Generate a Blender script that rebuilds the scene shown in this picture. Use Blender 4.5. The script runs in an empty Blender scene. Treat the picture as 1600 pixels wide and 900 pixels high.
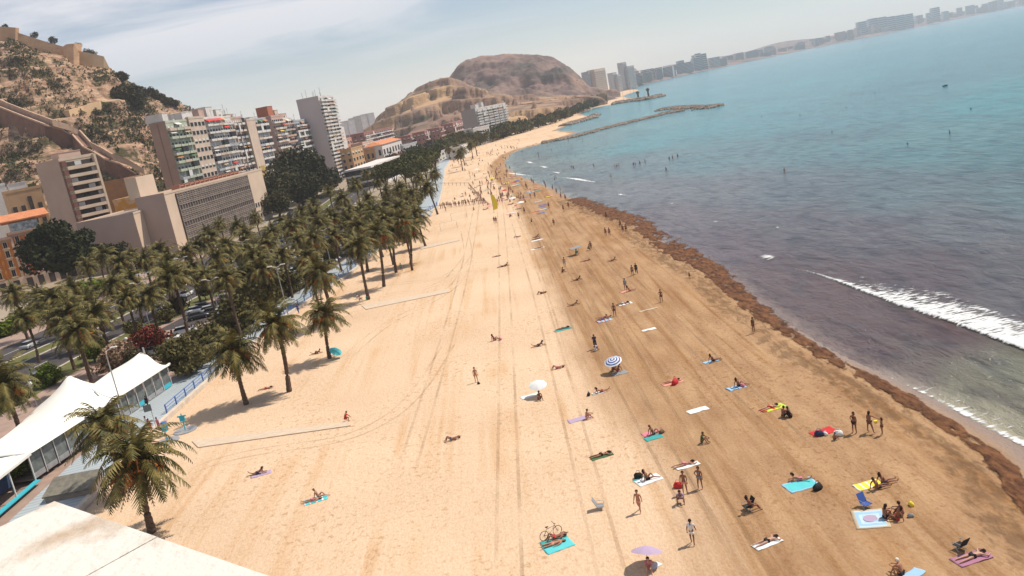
import bpy, math, random
import numpy as np
from mathutils import Vector, Matrix, noise
from mathutils.bvhtree import BVHTree
random.seed(7); R=random.Random(11)
rad=math.radians
scene=bpy.context.scene; COL=scene.collection

# ------------------------------------------------------------------ camera
F=1350.; ROLL=rad(11); HC=29.0
_c,_s=math.cos(ROLL),math.sin(ROLL)
DD=-((1300-800)*_s+(61-450)*_c); PITCH=math.atan2(DD,F)
_cp,_sp=math.cos(PITCH),math.sin(PITCH)
cam=bpy.data.objects.new('camera',bpy.data.cameras.new('camera')); COL.objects.link(cam)
cam.data.sensor_width=36; cam.data.lens=F/1600*36; cam.data.clip_end=60000; cam.data.clip_start=.1
cam.location=(0,0,HC)
cam.matrix_world=Matrix.Translation((0,0,HC))@Matrix.Rotation(math.pi/2-PITCH,4,'X')@Matrix.Rotation(-ROLL,4,'Z')
scene.camera=cam

# ------------------------------------------------------------------ light
SUN_AZ=rad(22); SUN_EL=rad(57)          # azimuth from +X towards +Y
world=bpy.data.worlds.new('World'); scene.world=world; world.use_nodes=True
nt=world.node_tree; N=nt.nodes; L=nt.links; N.clear()
out=N.new('ShaderNodeOutputWorld'); bg=N.new('ShaderNodeBackground'); bg.inputs['Strength'].default_value=.094
sky=N.new('ShaderNodeTexSky'); sky.sky_type='NISHITA'; sky.sun_disc=False
sky.sun_elevation=SUN_EL; sky.sun_rotation=math.pi/2-SUN_AZ
sky.air_density=1.0; sky.dust_density=.5; sky.ozone_density=2.2; sky.altitude=30
geo=N.new('ShaderNodeTexCoord')
sep=N.new('ShaderNodeSeparateXYZ'); L.new(geo.outputs['Generated'],sep.inputs[0])
mx=N.new('ShaderNodeMath'); mx.operation='MAXIMUM'; mx.inputs[1].default_value=.0; L.new(sep.outputs['Z'],mx.inputs[0])
ad=N.new('ShaderNodeMath'); ad.operation='ADD'; ad.inputs[1].default_value=.12; L.new(mx.outputs[0],ad.inputs[0])
dv=N.new('ShaderNodeVectorMath'); dv.operation='DIVIDE'; L.new(geo.outputs['Generated'],dv.inputs[0])
cmb=N.new('ShaderNodeCombineXYZ'); 
for i in range(3): L.new(ad.outputs[0],cmb.inputs[i])
L.new(cmb.outputs[0],dv.inputs[1])
mp=N.new('ShaderNodeMapping'); mp.inputs['Rotation'].default_value=(0,0,rad(25)); mp.inputs['Scale'].default_value=(.8,1.6,.001); mp.inputs['Location'].default_value=(.9,.15,3.3)
L.new(dv.outputs[0],mp.inputs[0])
nz=N.new('ShaderNodeTexNoise'); nz.inputs['Scale'].default_value=.75; nz.inputs['Detail'].default_value=9; nz.inputs['Roughness'].default_value=.58; nz.inputs['Distortion'].default_value=.45
L.new(mp.outputs[0],nz.inputs['Vector'])
cr=N.new('ShaderNodeValToRGB'); cr.color_ramp.elements[0].position=.40; cr.color_ramp.elements[1].position=.56
cr.color_ramp.elements[0].color=(0,0,0,1); cr.color_ramp.elements[1].color=(.8,.8,.8,1); L.new(nz.outputs['Fac'],cr.inputs[0])
def mrange(src,a,b):
    q=N.new('ShaderNodeMapRange'); q.interpolation_type='SMOOTHSTEP'; q.inputs[1].default_value=a; q.inputs[2].default_value=b; L.new(src,q.inputs[0]); return q.outputs[0]
mk=N.new('ShaderNodeMath'); mk.operation='MULTIPLY'; L.new(mrange(sep.outputs['Z'],.04,.15),mk.inputs[0]); L.new(mrange(sep.outputs['X'],.22,-.15),mk.inputs[1])
mk2=N.new('ShaderNodeMath'); mk2.operation='MULTIPLY'; L.new(mk.outputs[0],mk2.inputs[0]); L.new(cr.outputs[0],mk2.inputs[1])
mixc=N.new('ShaderNodeMix'); mixc.data_type='RGBA'; L.new(mk2.outputs[0],mixc.inputs['Factor'])
L.new(sky.outputs[0],mixc.inputs[6]); mixc.inputs[7].default_value=(8.9,8.8,9.1,1)
L.new(mixc.outputs[2],bg.inputs[0]); L.new(bg.outputs[0],out.inputs['Surface'])
sun=bpy.data.objects.new('sun',bpy.data.lights.new('sun','SUN')); COL.objects.link(sun)
sun.data.energy=4.9; sun.data.angle=rad(.55); sun.data.color=(1,.92,.80)
sd=Vector((math.cos(SUN_EL)*math.cos(SUN_AZ),math.cos(SUN_EL)*math.sin(SUN_AZ),math.sin(SUN_EL)))
sun.rotation_euler=sd.to_track_quat('Z','Y').to_euler(); sun.location=(0,0,200)
vs=scene.view_settings; vs.view_transform='Standard'; vs.look='None'; vs.exposure=0.10; vs.gamma=1
scene.render.engine='CYCLES'
cy=scene.cycles; cy.max_bounces=6; cy.diffuse_bounces=2; cy.glossy_bounces=2; cy.transmission_bounces=3; cy.volume_bounces=1; cy.transparent_max_bounces=8

# ------------------------------------------------------------------ pixel -> world authoring helpers (photo measured at 1600x900)
def ray(x,y):
    dx=x-800; dy=y-450; u=dx*_c-dy*_s; v=dx*_s+dy*_c
    return Vector((u,F*_cp-v*_sp,-F*_sp-v*_cp))
def G(x,y,z=0.):
    r=ray(x,y); t=(HC-z)/-r.z
    return Vector((r.x*t,r.y*t,z))
def AT(x,y,Y):
    r=ray(x,y); t=Y/r.y
    return Vector((r.x*t,Y,HC+r.z*t))
EP=[(-43,40),(-43,61),(-44,98),(-43,115),(-40,149),(-34,178),(-24,258),(-19,284),(-20,346),(-24,482),(-22,640)]
def ex(Y): return float(np.interp(Y,[e[1] for e in EP],[e[0] for e in EP]))
def nz3(x,y,z=0): return noise.noise(Vector((x,y,z)))
def fbm(x,y,z=0,o=4): return noise.fractal(Vector((x,y,z)),1.0,2.0,o)

def PJ(X,Y,Z=0.):
    Z=Z-HC; d=Y*_cp-Z*_sp; v=(-Y*_sp-Z*_cp)*F/d; u=X*F/d
    return 800+u*_c+v*_s,450-u*_s+v*_c
# ------------------------------------------------------------------ materials
MATS={}
def mat(name,c1,c2=None,scale=1.,detail=5,rough=.85,bump=0.,bscale=None,stretch=(1,1,1),rampa=(.35,.65),spec=.3,metal=0,alpha=None,trans=0,sheen=0,emit=None,c3=None):
    if name in MATS: return MATS[name]
    m=bpy.data.materials.new(name); m.use_nodes=True; n=m.node_tree.nodes; l=m.node_tree.links
    b=n['Principled BSDF']; b.inputs['Roughness'].default_value=rough; b.inputs['Specular IOR Level'].default_value=spec; b.inputs['Metallic'].default_value=metal
    b.inputs['Base Color'].default_value=(*c1,1)
    tc=n.new('ShaderNodeTexCoord'); mpn=n.new('ShaderNodeMapping'); mpn.inputs['Scale'].default_value=stretch; l.new(tc.outputs['Object'],mpn.inputs[0])
    if c2 is not None:
        t=n.new('ShaderNodeTexNoise'); t.inputs['Scale'].default_value=scale; t.inputs['Detail'].default_value=detail; l.new(mpn.outputs[0],t.inputs['Vector'])
        r=n.new('ShaderNodeValToRGB'); r.color_ramp.elements[0].position=rampa[0]; r.color_ramp.elements[1].position=rampa[1]
        r.color_ramp.elements[0].color=(*c1,1); r.color_ramp.elements[1].color=(*c2,1)
        if c3: e=r.color_ramp.elements.new((rampa[0]+rampa[1])/2); e.color=(*c3,1)
        l.new(t.outputs['Fac'],r.inputs[0]); l.new(r.outputs[0],b.inputs['Base Color'])
    if bump:
        t2=n.new('ShaderNodeTexNoise'); t2.inputs['Scale'].default_value=bscale or scale*4; t2.inputs['Detail'].default_value=6; l.new(mpn.outputs[0],t2.inputs['Vector'])
        bp=n.new('ShaderNodeBump'); bp.inputs['Strength'].default_value=1; bp.inputs['Distance'].default_value=bump; l.new(t2.outputs['Fac'],bp.inputs['Height']); l.new(bp.outputs[0],b.inputs['Normal'])
    MATS[name]=m; return m
def mixn(n,l,a,b,f,mode='MIX'):
    m=n.new('ShaderNodeMix'); m.data_type='RGBA'; m.blend_type=mode
    for k,v in ((6,a),(7,b)):
        if isinstance(v,tuple): m.inputs[k].default_value=(*v,1)
        else: l.new(v,m.inputs[k])
    if isinstance(f,float): m.inputs['Factor'].default_value=f
    else: l.new(f,m.inputs['Factor'])
    return m.outputs[2]

# ------------------------------------------------------------------ mesh builder
class MB:
    def __init__(s): s.v=[]; s.f=[]; s.m=[]
    def quad(s,*p,m=0):
        i=len(s.v); s.v+= [tuple(q) for q in p]; s.f.append(tuple(range(i,i+len(p)))); s.m.append(m); return s
    def box(s,x0,x1,y0,y1,z0,z1,m=0):
        i=len(s.v); s.v+=[(x0,y0,z0),(x1,y0,z0),(x1,y1,z0),(x0,y1,z0),(x0,y0,z1),(x1,y0,z1),(x1,y1,z1),(x0,y1,z1)]
        for a in ((3,2,1,0),(4,5,6,7),(0,1,5,4),(1,2,6,5),(2,3,7,6),(3,0,4,7)): s.f.append(tuple(i+k for k in a)); s.m.append(m)
        return s
    def prism(s,pts,z0,z1,m=0):
        n=len(pts); i=len(s.v)
        z0s=z0 if hasattr(z0,'__len__') else [z0]*n; z1s=z1 if hasattr(z1,'__len__') else [z1]*n
        s.v+=[(p[0],p[1],z0s[k]) for k,p in enumerate(pts)]+[(p[0],p[1],z1s[k]) for k,p in enumerate(pts)]
        s.f.append(tuple(i+k for k in range(n-1,-1,-1))); s.f.append(tuple(i+n+k for k in range(n))); s.m+=[m,m]
        for k in range(n): k2=(k+1)%n; s.f.append((i+k,i+k2,i+n+k2,i+n+k)); s.m.append(m)
        return s
    def tube(s,path,radii,n=8,m=0,cap=True):
        path=[Vector(p) for p in path]; i0=len(s.v)
        if not hasattr(radii,'__len__'): radii=[radii]*len(path)
        for k,p in enumerate(path):
            d=(path[min(k+1,len(path)-1)]-path[max(k-1,0)]).normalized()
            a=d.cross(Vector((0,0,1))); 
            if a.length<.05: a=d.cross(Vector((0,1,0)))
            a.normalize(); b=d.cross(a)
            for j in range(n):
                t=2*math.pi*j/n; s.v.append(tuple(p+(a*math.cos(t)+b*math.sin(t))*radii[k]))
        for k in range(len(path)-1):
            for j in range(n):
                j2=(j+1)%n; s.f.append((i0+k*n+j,i0+k*n+j2,i0+(k+1)*n+j2,i0+(k+1)*n+j)); s.m.append(m)
        if cap: 
            s.f.append(tuple(i0+j for j in range(n))); s.f.append(tuple(i0+(len(path)-1)*n+j for j in range(n-1,-1,-1))); s.m+=[m,m]
        return s
    def ell(s,c,r,nu=10,nv=6,m=0,zmin=-1.):
        i0=len(s.v); 
        for a in range(nv+1):
            ph=-math.pi/2+math.pi*a/nv; zz=max(math.sin(ph),zmin)
            for b in range(nu):
                t=2*math.pi*b/nu; s.v.append((c[0]+r[0]*math.cos(ph)*math.cos(t),c[1]+r[1]*math.cos(ph)*math.sin(t),c[2]+r[2]*zz))
        for a in range(nv):
            for b in range(nu):
                b2=(b+1)%nu; s.f.append((i0+a*nu+b,i0+a*nu+b2,i0+(a+1)*nu+b2,i0+(a+1)*nu+b)); s.m.append(m)
        return s
    def mesh(s,name,mats,smooth=False):
        me=bpy.data.meshes.new(name); me.from_pydata(s.v,[],s.f)
        if not isinstance(mats,(list,tuple)): mats=[mats]
        for q in mats: me.materials.append(q)
        me.polygons.foreach_set('material_index',s.m)
        if smooth: me.polygons.foreach_set('use_smooth',[True]*len(s.f))
        me.update(); return me
    def build(s,name,mats,parent=None,smooth=False,loc=(0,0,0)):
        return link(name,s.mesh(name,mats,smooth),parent,loc)
def link(name,me,parent=None,loc=(0,0,0),rotz=0,scale=None):
    o=bpy.data.objects.new(name,me); COL.objects.link(o); o.location=loc
    if rotz: o.rotation_euler=(0,0,rotz)
    if scale is not None: o.scale=(scale,)*3 if not hasattr(scale,'__len__') else scale
    if parent: o.parent=parent
    return o
def tag(o,label=None,cat=None,group=None,kind=None):
    if label: o['label']=label
    if cat: o['category']=cat
    if group: o['group']=group
    if kind: o['kind']=kind
    return o
def thing(name,label,cat,loc=(0,0,0),rotz=0,group=None,scale=None):
    return tag(link(name,None,None,loc,rotz,scale),label,cat,group)

# ================================================================== TERRAIN
SH=[(30,-400),(30,-50),(30,40)]+[tuple(G(x,y,-.3)[:2]) for x,y in [(1600,697),(1500,643),(1400,592),(1300,546),(1200,484),(1130,428),(1040,377),(990,345),(900,312),(860,292),(820,277),(797,264),(790,255),(800,240),(818,232),(850,224),(880,216),(905,206),(880,204),(870,203),(885,197),(905,191),(922,186),(930,181),(915,180),(905,176),(935,167),(965,162),(990,158),(1010,156),(1035,150.5),(1030,148.5),(1005,152),(985,153),(975,150),(985,146),(1000,141)]]
FARC=[(990,131,2600),(1000,131.5,2900),(1060,116,3500),(1100,108,3900),(1200,87,4500),(1300,67,5000),(1400,47,5600),(1500,27,6200),(1600,7.5,6900),(1700,-12,7500)]
SH+=[tuple(AT(x,y,Y)[:2]) for x,y,Y in FARC]
POLY=SH+[(6000,11500),(-11500,11500),(-11500,-400)]
PA=np.array(POLY,float); SA=np.array(SH,float)
def sdist(P):
    P=np.asarray(P,float); a=SA[:-1]; b=SA[1:]; best=np.full(len(P),1e18)
    for i in range(len(a)):
        d=b[i]-a[i]; t=np.clip(((P-a[i])@d)/(d@d),0,1); q=a[i]+t[:,None]*d
        best=np.minimum(best,((P-q)**2).sum(1))
    ins=np.zeros(len(P),bool); n=len(PA)
    for i in range(n):
        x1,y1=PA[i]; x2,y2=PA[(i+1)%n]
        if y1==y2: continue
        c=((y1>P[:,1])!=(y2>P[:,1]))&(P[:,0]<(x2-x1)*(P[:,1]-y1)/(y2-y1)+x1); ins^=c
    return np.where(ins,1,-1)*np.sqrt(best)
def polar(r0,r1,nr,a0,a1,na):
    r=np.geomspace(r0,r1,nr); a=np.linspace(rad(a0),rad(a1),na)
    rr,aa=np.meshgrid(r,a,indexing='ij'); P=np.stack([rr*np.sin(aa),rr*np.cos(aa)-2],-1).reshape(-1,2)
    i=np.arange(nr-1)[:,None]*na+np.arange(na-1)[None,:]; i=i.ravel()
    return P,np.stack([i,i+1,i+na+1,i+na],1)
def npmesh(name,V,Fc,mats,smooth=True):
    me=bpy.data.meshes.new(name); me.from_pydata(V.tolist(),[],Fc.tolist())
    for m in mats: me.materials.append(m)
    if smooth: me.polygons.foreach_set('use_smooth',[True]*len(me.polygons))
    me.update(); return me
def sm(x,a,b):
    t=np.clip((x-a)/(b-a),0,1); return t*t*(3-2*t)

# --- sand material
def sand_material():
    m=bpy.data.materials.new('beach_sand'); m.use_nodes=True; n=m.node_tree.nodes; l=m.node_tree.links; b=n['Principled BSDF']
    b.inputs['Roughness'].default_value=.95; b.inputs['Specular IOR Level'].default_value=.1
    tc=n.new('ShaderNodeTexCoord')
    def noi(sc,det=5,st=(1,1,1),dist=0,rgh=.55):
        mpn=n.new('ShaderNodeMapping'); mpn.inputs['Scale'].default_value=st; l.new(tc.outputs['Object'],mpn.inputs[0])
        t=n.new('ShaderNodeTexNoise'); t.inputs['Scale'].default_value=sc; t.inputs['Detail'].default_value=det; t.inputs['Distortion'].default_value=dist; t.inputs['Roughness'].default_value=rgh
        l.new(mpn.outputs[0],t.inputs['Vector']); return t.outputs['Fac']
    def ramp(f,a,bb,ca=(0,0,0),cb=(1,1,1)):
        r=n.new('ShaderNodeValToRGB'); r.color_ramp.elements[0].position=a; r.color_ramp.elements[1].position=bb
        r.color_ramp.elements[0].color=(*ca,1); r.color_ramp.elements[1].color=(*cb,1); l.new(f,r.inputs[0]); return r.outputs[0]
    def att(k):
        a=n.new('ShaderNodeAttribute'); a.attribute_name=k; return a.outputs['Fac']
    dry=mixn(n,l,(.67,.495,.345),(.60,.43,.29),ramp(noi(.06,6),.35,.68))
    damp=mixn(n,l,(.33,.20,.11),(.43,.275,.155),ramp(noi(.5,6,(1,.25,1)),.35,.65))
    # damp zone edge is ragged
    ma=n.new('ShaderNodeMath'); ma.operation='MULTIPLY_ADD'; l.new(noi(.25,6,(1,.3,1)),ma.inputs[0]); ma.inputs[1].default_value=.5; l.new(att('damp'),ma.inputs[2])
    dm=ramp(ma.outputs[0],.55,1.05)
    col=mixn(n,l,dry,damp,dm)
    # tyre and rake lines running along the beach
    ln=ramp(noi(.45,5,(1,.02,1),.5),.50,.62); ln2=ramp(noi(1.1,4,(1,.03,1),.5),.5,.64)
    mm=n.new('ShaderNodeMath'); mm.operation='MULTIPLY'; l.new(ln,mm.inputs[0]); l.new(ramp(noi(.05,3),.42,.58),mm.inputs[1])
    col=mixn(n,l,col,mixn(n,l,col,(.90,.82,.72),1.0,'MULTIPLY'),mm.outputs[0])
    mm2=n.new('ShaderNodeMath'); mm2.operation='MULTIPLY'; l.new(ln2,mm2.inputs[0]); l.new(att('damp'),mm2.inputs[1])
    col=mixn(n,l,col,mixn(n,l,col,(.80,.74,.66),1.0,'MULTIPLY'),mm2.outputs[0])
    # footprints, churned patches
    fp0=ramp(noi(1.9,5,(1,.8,1),.3,.7),.54,.64); ch=ramp(noi(.07,5,(1,.6,1),.5),.40,.60)
    fm_=n.new('ShaderNodeMath'); fm_.operation='MULTIPLY'; l.new(fp0,fm_.inputs[0]); l.new(ch,fm_.inputs[1]); fp=fm_.outputs[0]
    col=mixn(n,l,col,mixn(n,l,col,(.72,.62,.52),1.0,'MULTIPLY'),fp)
    gr=ramp(noi(6,4,(1,.5,1)),.4,.7); col=mixn(n,l,col,mixn(n,l,col,(.87,.82,.74),1.0,'MULTIPLY'),gr)
    # ochre vehicle turning patches
    oc=ramp(noi(.035,3,(1,.5,1),.6),.56,.66); lnx=ramp(noi(.5,4,(1,.08,1),1.2),.42,.6)
    mo=n.new('ShaderNodeMath'); mo.operation='MULTIPLY'; l.new(oc,mo.inputs[0]); l.new(lnx,mo.inputs[1])
    col=mixn(n,l,col,mixn(n,l,col,(.90,.78,.62),1.0,'MULTIPLY'),mo.outputs[0])
    col=mixn(n,l,col,(.27,.19,.14),att('wet'))
    l.new(col,b.inputs['Base Color'])
    rw=n.new('ShaderNodeMath'); rw.operation='MULTIPLY_ADD'; l.new(att('wet'),rw.inputs[0]); rw.inputs[1].default_value=-.75; rw.inputs[2].default_value=.95; l.new(rw.outputs[0],b.inputs['Roughness'])
    sp=n.new('ShaderNodeMath'); sp.operation='MULTIPLY_ADD'; l.new(att('wet'),sp.inputs[0]); sp.inputs[1].default_value=.4; sp.inputs[2].default_value=.1; l.new(sp.outputs[0],b.inputs['Specular IOR Level'])
    h=n.new('ShaderNodeMath'); h.operation='ADD'; l.new(noi(2.2,7,(1,.6,1),.2,.65),h.inputs[0]); h.inputs[1].default_value=0.
    bp=n.new('ShaderNodeBump'); bp.inputs['Strength'].default_value=1.; bp.inputs['Distance'].default_value=.10; l.new(h.outputs[0],bp.inputs['Height'])
    bp2=n.new('ShaderNodeBump'); bp2.inputs['Distance'].default_value=.05; bp2.inputs['Strength'].default_value=.7; l.new(noi(5,4,(1,.6,1)),bp2.inputs['Height']); l.new(bp.outputs[0],bp2.inputs['Normal']); l.new(bp2.outputs[0],b.inputs['Normal'])
    MATS['beach_sand']=m; return m
M_SAND=sand_material()
P,Fc=polar(6,11000,420,-100,95,420)
D=sdist(P)
z=np.where(D>0,np.minimum(0,-.3+D*.035),np.maximum(-4,-.3+D*.09))
Yv=P[:,1]
bw=np.interp(Yv,[0,60,90,180,260,420,700],[24,24,25,23,14,9,4]); bs=np.interp(Yv,[40,80,140,300],[9.5,7.5,4.5,2.5])
damp=1-sm(D,bw-bs,bw+bs*.8)
wet=(1-sm(D,.5,np.interp(Yv,[40,55,75,110,5000],[2.6,2.4,1.8,1.2,1.2])))
me=npmesh('sand',np.column_stack([P,z]),Fc,[M_SAND])
for k,a in (('damp',damp),('wet',wet)):
    at=me.attributes.new(k,'FLOAT','POINT'); at.data.foreach_set('value',a.astype(np.float32))
tag(link('sand_beach',me),kind='structure')

# --- sea
def sea_material():
    m=bpy.data.materials.new('sea_water'); m.use_nodes=True; n=m.node_tree.nodes; l=m.node_tree.links; b=n['Principled BSDF']
    b.inputs['Roughness'].default_value=.16; b.inputs['IOR'].default_value=1.33
    tc=n.new('ShaderNodeTexCoord'); at=n.new('ShaderNodeAttribute'); at.attribute_name='tint'
    def noi(sc,det=5,st=(1,1,1),dist=0,rot=0,rg=.55):
        mpn=n.new('ShaderNodeMapping'); mpn.inputs['Scale'].default_value=st; mpn.inputs['Rotation'].default_value=(0,0,rot); l.new(tc.outputs['Object'],mpn.inputs[0])
        t=n.new('ShaderNodeTexNoise'); t.inputs['Scale'].default_value=sc; t.inputs['Detail'].default_value=det; t.inputs['Distortion'].default_value=dist; t.inputs['Roughness'].default_value=rg
        l.new(mpn.outputs[0],t.inputs['Vector']); return t.outputs['Fac']
    def ramp(f,a,bb,ca=(0,0,0),cb=(1,1,1)):
        r=n.new('ShaderNodeValToRGB'); r.color_ramp.elements[0].position=a; r.color_ramp.elements[1].position=bb
        r.color_ramp.elements[0].color=(*ca,1); r.color_ramp.elements[1].color=(*cb,1); l.new(f,r.inputs[0]); return r.outputs[0]
    col=at.outputs['Color']
    col=mixn(n,l,col,mixn(n,l,col,(.80,.76,.78),1.,'MULTIPLY'),ramp(noi(.05,6,(1,.45,1),.8,.3),.46,.66))
    col=mixn(n,l,col,mixn(n,l,col,(.60,.58,.62),1.,'MULTIPLY'),ramp(noi(.35,6,(1,.35,1),.5,.35),.48,.64))  # darker swell streaks: shading of the waves put into the water colour
    col=mixn(n,l,col,mixn(n,l,col,(1.25,1.25,1.2),1.,'MULTIPLY'),ramp(noi(.012,5,(.35,1,1),.5),.5,.7))
    l.new(col,b.inputs['Base Color'])
    h1=noi(.55,7,(1,.4,1),.3,.35,.62); h2=noi(2.4,4,(1,.55,1),.2,.2)
    bp=n.new('ShaderNodeBump'); bp.inputs['Distance'].default_value=1.0; bp.inputs['Strength'].default_value=1.; l.new(h1,bp.inputs['Height'])
    bp2=n.new('ShaderNodeBump'); bp2.inputs['Distance'].default_value=.07; bp2.inputs['Strength'].default_value=.6; l.new(h2,bp2.inputs['Height']); l.new(bp.outputs[0],bp2.inputs['Normal'])
    l.new(bp2.outputs[0],b.inputs['Normal'])
    MATS['sea']=m; return m
def px_tint(lst):
    out=[]
    for x,y,c in lst:
        g=G(x,max(y,60 if x>1300 else 100),-.3) if True else None
        out.append((math.log(max(20,math.hypot(g.x,g.y))),math.atan2(g.x,g.y),c))
    return out
PURP=(.118,.068,.064); TURQ=(.085,.33,.36); TEAL=(.11,.22,.24); GREY=(.135,.155,.165)
TINT=px_tint([(1570,640,(.26,.235,.16)),(1500,600,(.20,.185,.125)),(1590,590,(.19,.185,.125)),(1430,590,(.16,.12,.10)),(1350,545,PURP),(1250,500,PURP),(1300,440,PURP),(1200,440,PURP),(1150,380,(.13,.085,.095)),
 (1060,340,(.16,.12,.13)),(1480,520,PURP),(1590,480,(.12,.105,.11)),(1450,420,(.115,.075,.08)),(1590,420,(.115,.10,.105)),(1350,370,(.12,.095,.105)),(1500,350,(.12,.12,.13)),(1240,340,(.125,.105,.115)),(1120,300,(.15,.15,.16)),
 (1000,300,(.17,.17,.18)),(930,300,(.20,.21,.21)),(870,268,(.21,.28,.28)),(820,255,(.25,.31,.29)),(900,235,(.16,.33,.33)),(1000,260,(.16,.24,.25)),(1000,225,TURQ),(1100,250,(.12,.24,.26)),(1250,300,(.12,.145,.16)),
 (1400,300,(.11,.155,.17)),(1590,300,(.10,.16,.17)),(1300,230,(.10,.23,.25)),(1590,230,(.075,.22,.235)),(1450,230,(.09,.24,.255)),(1100,200,TURQ),(1200,190,(.085,.30,.33)),(1350,170,(.09,.27,.30)),(1590,150,(.06,.31,.33)),
 (1500,120,(.07,.25,.28)),(1590,60,(.07,.27,.31)),(1400,90,(.08,.30,.34)),(1250,130,TURQ),(1100,140,TURQ),(1000,165,TURQ)])
P,Fc=polar(8,11500,300,-30,95,260)
Lr=np.log(np.maximum(8,np.hypot(P[:,0],P[:,1]))); A=np.arctan2(P[:,0],P[:,1])
TINT=[(a_,b_,tuple(np.array(c_)*(.72 if c_[2]>.2 else .84))) for a_,b_,c_ in TINT]
num=np.zeros((len(P),3)); den=np.zeros(len(P))
for lr,a,c in TINT:
    w=1/(((Lr-lr)/.7)**2+((A-a)/.28)**2+.004)**2; num+=w[:,None]*np.array(c); den+=w
Tn=num/den[:,None]
D=sdist(P); k=sm(-D,0,2.0)[:,None]; Tn=Tn*k+(1-k)*np.minimum(.5,Tn*1.3+np.array([.10,.085,.06]))
zz=np.full(len(P),-.3)
near=np.where((P[:,1]<330)&(P[:,0]>0)&(P[:,0]<400))[0]
for i in near:
    x,y=P[i]; zz[i]+=min(1,max(0,-D[i]/6))*(.10*nz3(x*.16+y*.05,y*.05)+.09*math.sin((x*1+y*.42)*.55+2.5*nz3(x*.03,y*.03)))
me=npmesh('sea',np.column_stack([P,zz]),Fc,[sea_material()])
ca=me.color_attributes.new('tint','FLOAT_COLOR','POINT'); ca.data.foreach_set('color',np.column_stack([Tn,np.ones(len(P))]).astype(np.float32).ravel())
tag(link('sea',me),kind='structure')

# --- seaweed bank, foam patches: relief sheets that rise out of the sand / water
def relief(name,inner,outer,nu,nv,hf,m,zb,smooth=True,**tg):
    V=[];Fq=[]
    n=len(inner)
    for i in range(nu):
        t=i/(nu-1)*(n-1); k=min(int(t),n-2); f=t-k
        a=Vector(inner[k]).lerp(Vector(inner[k+1]),f); b=Vector(outer[k]).lerp(Vector(outer[k+1]),f)
        for j in range(nv):
            v=j/(nv-1); p=a.lerp(b,v); V.append((p.x,p.y,zb(p.x,p.y) +hf(p.x,p.y,i/(nu-1),v)))
    keep=lambda q:max(V[w][2]-zb(V[w][0],V[w][1]) for w in q)>-.015
    for i in range(nu-1):
        for j in range(nv-1):
            q=(i*nv+j,(i+1)*nv+j,(i+1)*nv+j+1,i*nv+j+1)
            if keep(q): Fq.append(q)
    mb=MB(); mb.v=V; mb.f=Fq; mb.m=[0]*len(Fq)
    o=mb.build(name,m,smooth=smooth); tag(o,**tg); return o

shore_pts=[p for p in SH if 40<=p[1]<=245 and p[0]>15]
sp_y=[p[1] for p in shore_pts]; sp_x=[p[0] for p in shore_pts]
def shx(Y): return float(np.interp(Y,sp_y,sp_x))
def seaz(x,y):
    dd=x-shx(y) if y<245 else 10
    return -.3+(min(1,max(0,dd/6))*(.10*nz3(x*.16+y*.05,y*.05)+.09*math.sin((x*1+y*.42)*.55+2.5*nz3(x*.03,y*.03))) if y<330 else 0)
def lacy_material(name,c1,c2,sc,st,gain,rough=.7,soft=.18,bump=.05,amax=1.):
    m=bpy.data.materials.new(name); m.use_nodes=True; n=m.node_tree.nodes; l=m.node_tree.links; b=n['Principled BSDF']; b.inputs['Roughness'].default_value=rough; b.inputs['Specular IOR Level'].default_value=.2
    tc=n.new('ShaderNodeTexCoord'); mpn=n.new('ShaderNodeMapping'); mpn.inputs['Scale'].default_value=st; l.new(tc.outputs['Object'],mpn.inputs[0])
    def noi(k,d,rg=.65,di=.3):
        t=n.new('ShaderNodeTexNoise'); t.inputs['Scale'].default_value=k; t.inputs['Detail'].default_value=d; t.inputs['Roughness'].default_value=rg; t.inputs['Distortion'].default_value=di; l.new(mpn.outputs[0],t.inputs['Vector']); return t.outputs['Fac']
    r=n.new('ShaderNodeValToRGB'); r.color_ramp.elements[0].color=(*c1,1); r.color_ramp.elements[1].color=(*c2,1); r.color_ramp.elements[0].position=.35; r.color_ramp.elements[1].position=.65; l.new(noi(sc*1.7,6),r.inputs[0]); l.new(r.outputs[0],b.inputs['Base Color'])
    at=n.new('ShaderNodeAttribute'); at.attribute_name='dens'
    ma=n.new('ShaderNodeMath'); ma.operation='MULTIPLY_ADD'; l.new(noi(sc,9),ma.inputs[0]); ma.inputs[1].default_value=gain; l.new(at.outputs['Fac'],ma.inputs[2])
    mr=n.new('ShaderNodeMapRange'); mr.interpolation_type='SMOOTHSTEP'; mr.inputs[1].default_value=.5+gain*.5-soft; mr.inputs[2].default_value=.5+gain*.5+soft; mr.inputs[4].default_value=amax; l.new(ma.outputs[0],mr.inputs[0]); l.new(mr.outputs[0],b.inputs['Alpha'])
    bp=n.new('ShaderNodeBump'); bp.inputs['Distance'].default_value=bump; l.new(noi(sc*2.5,6),bp.inputs['Height']); l.new(bp.outputs[0],b.inputs['Normal'])
    return m
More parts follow.
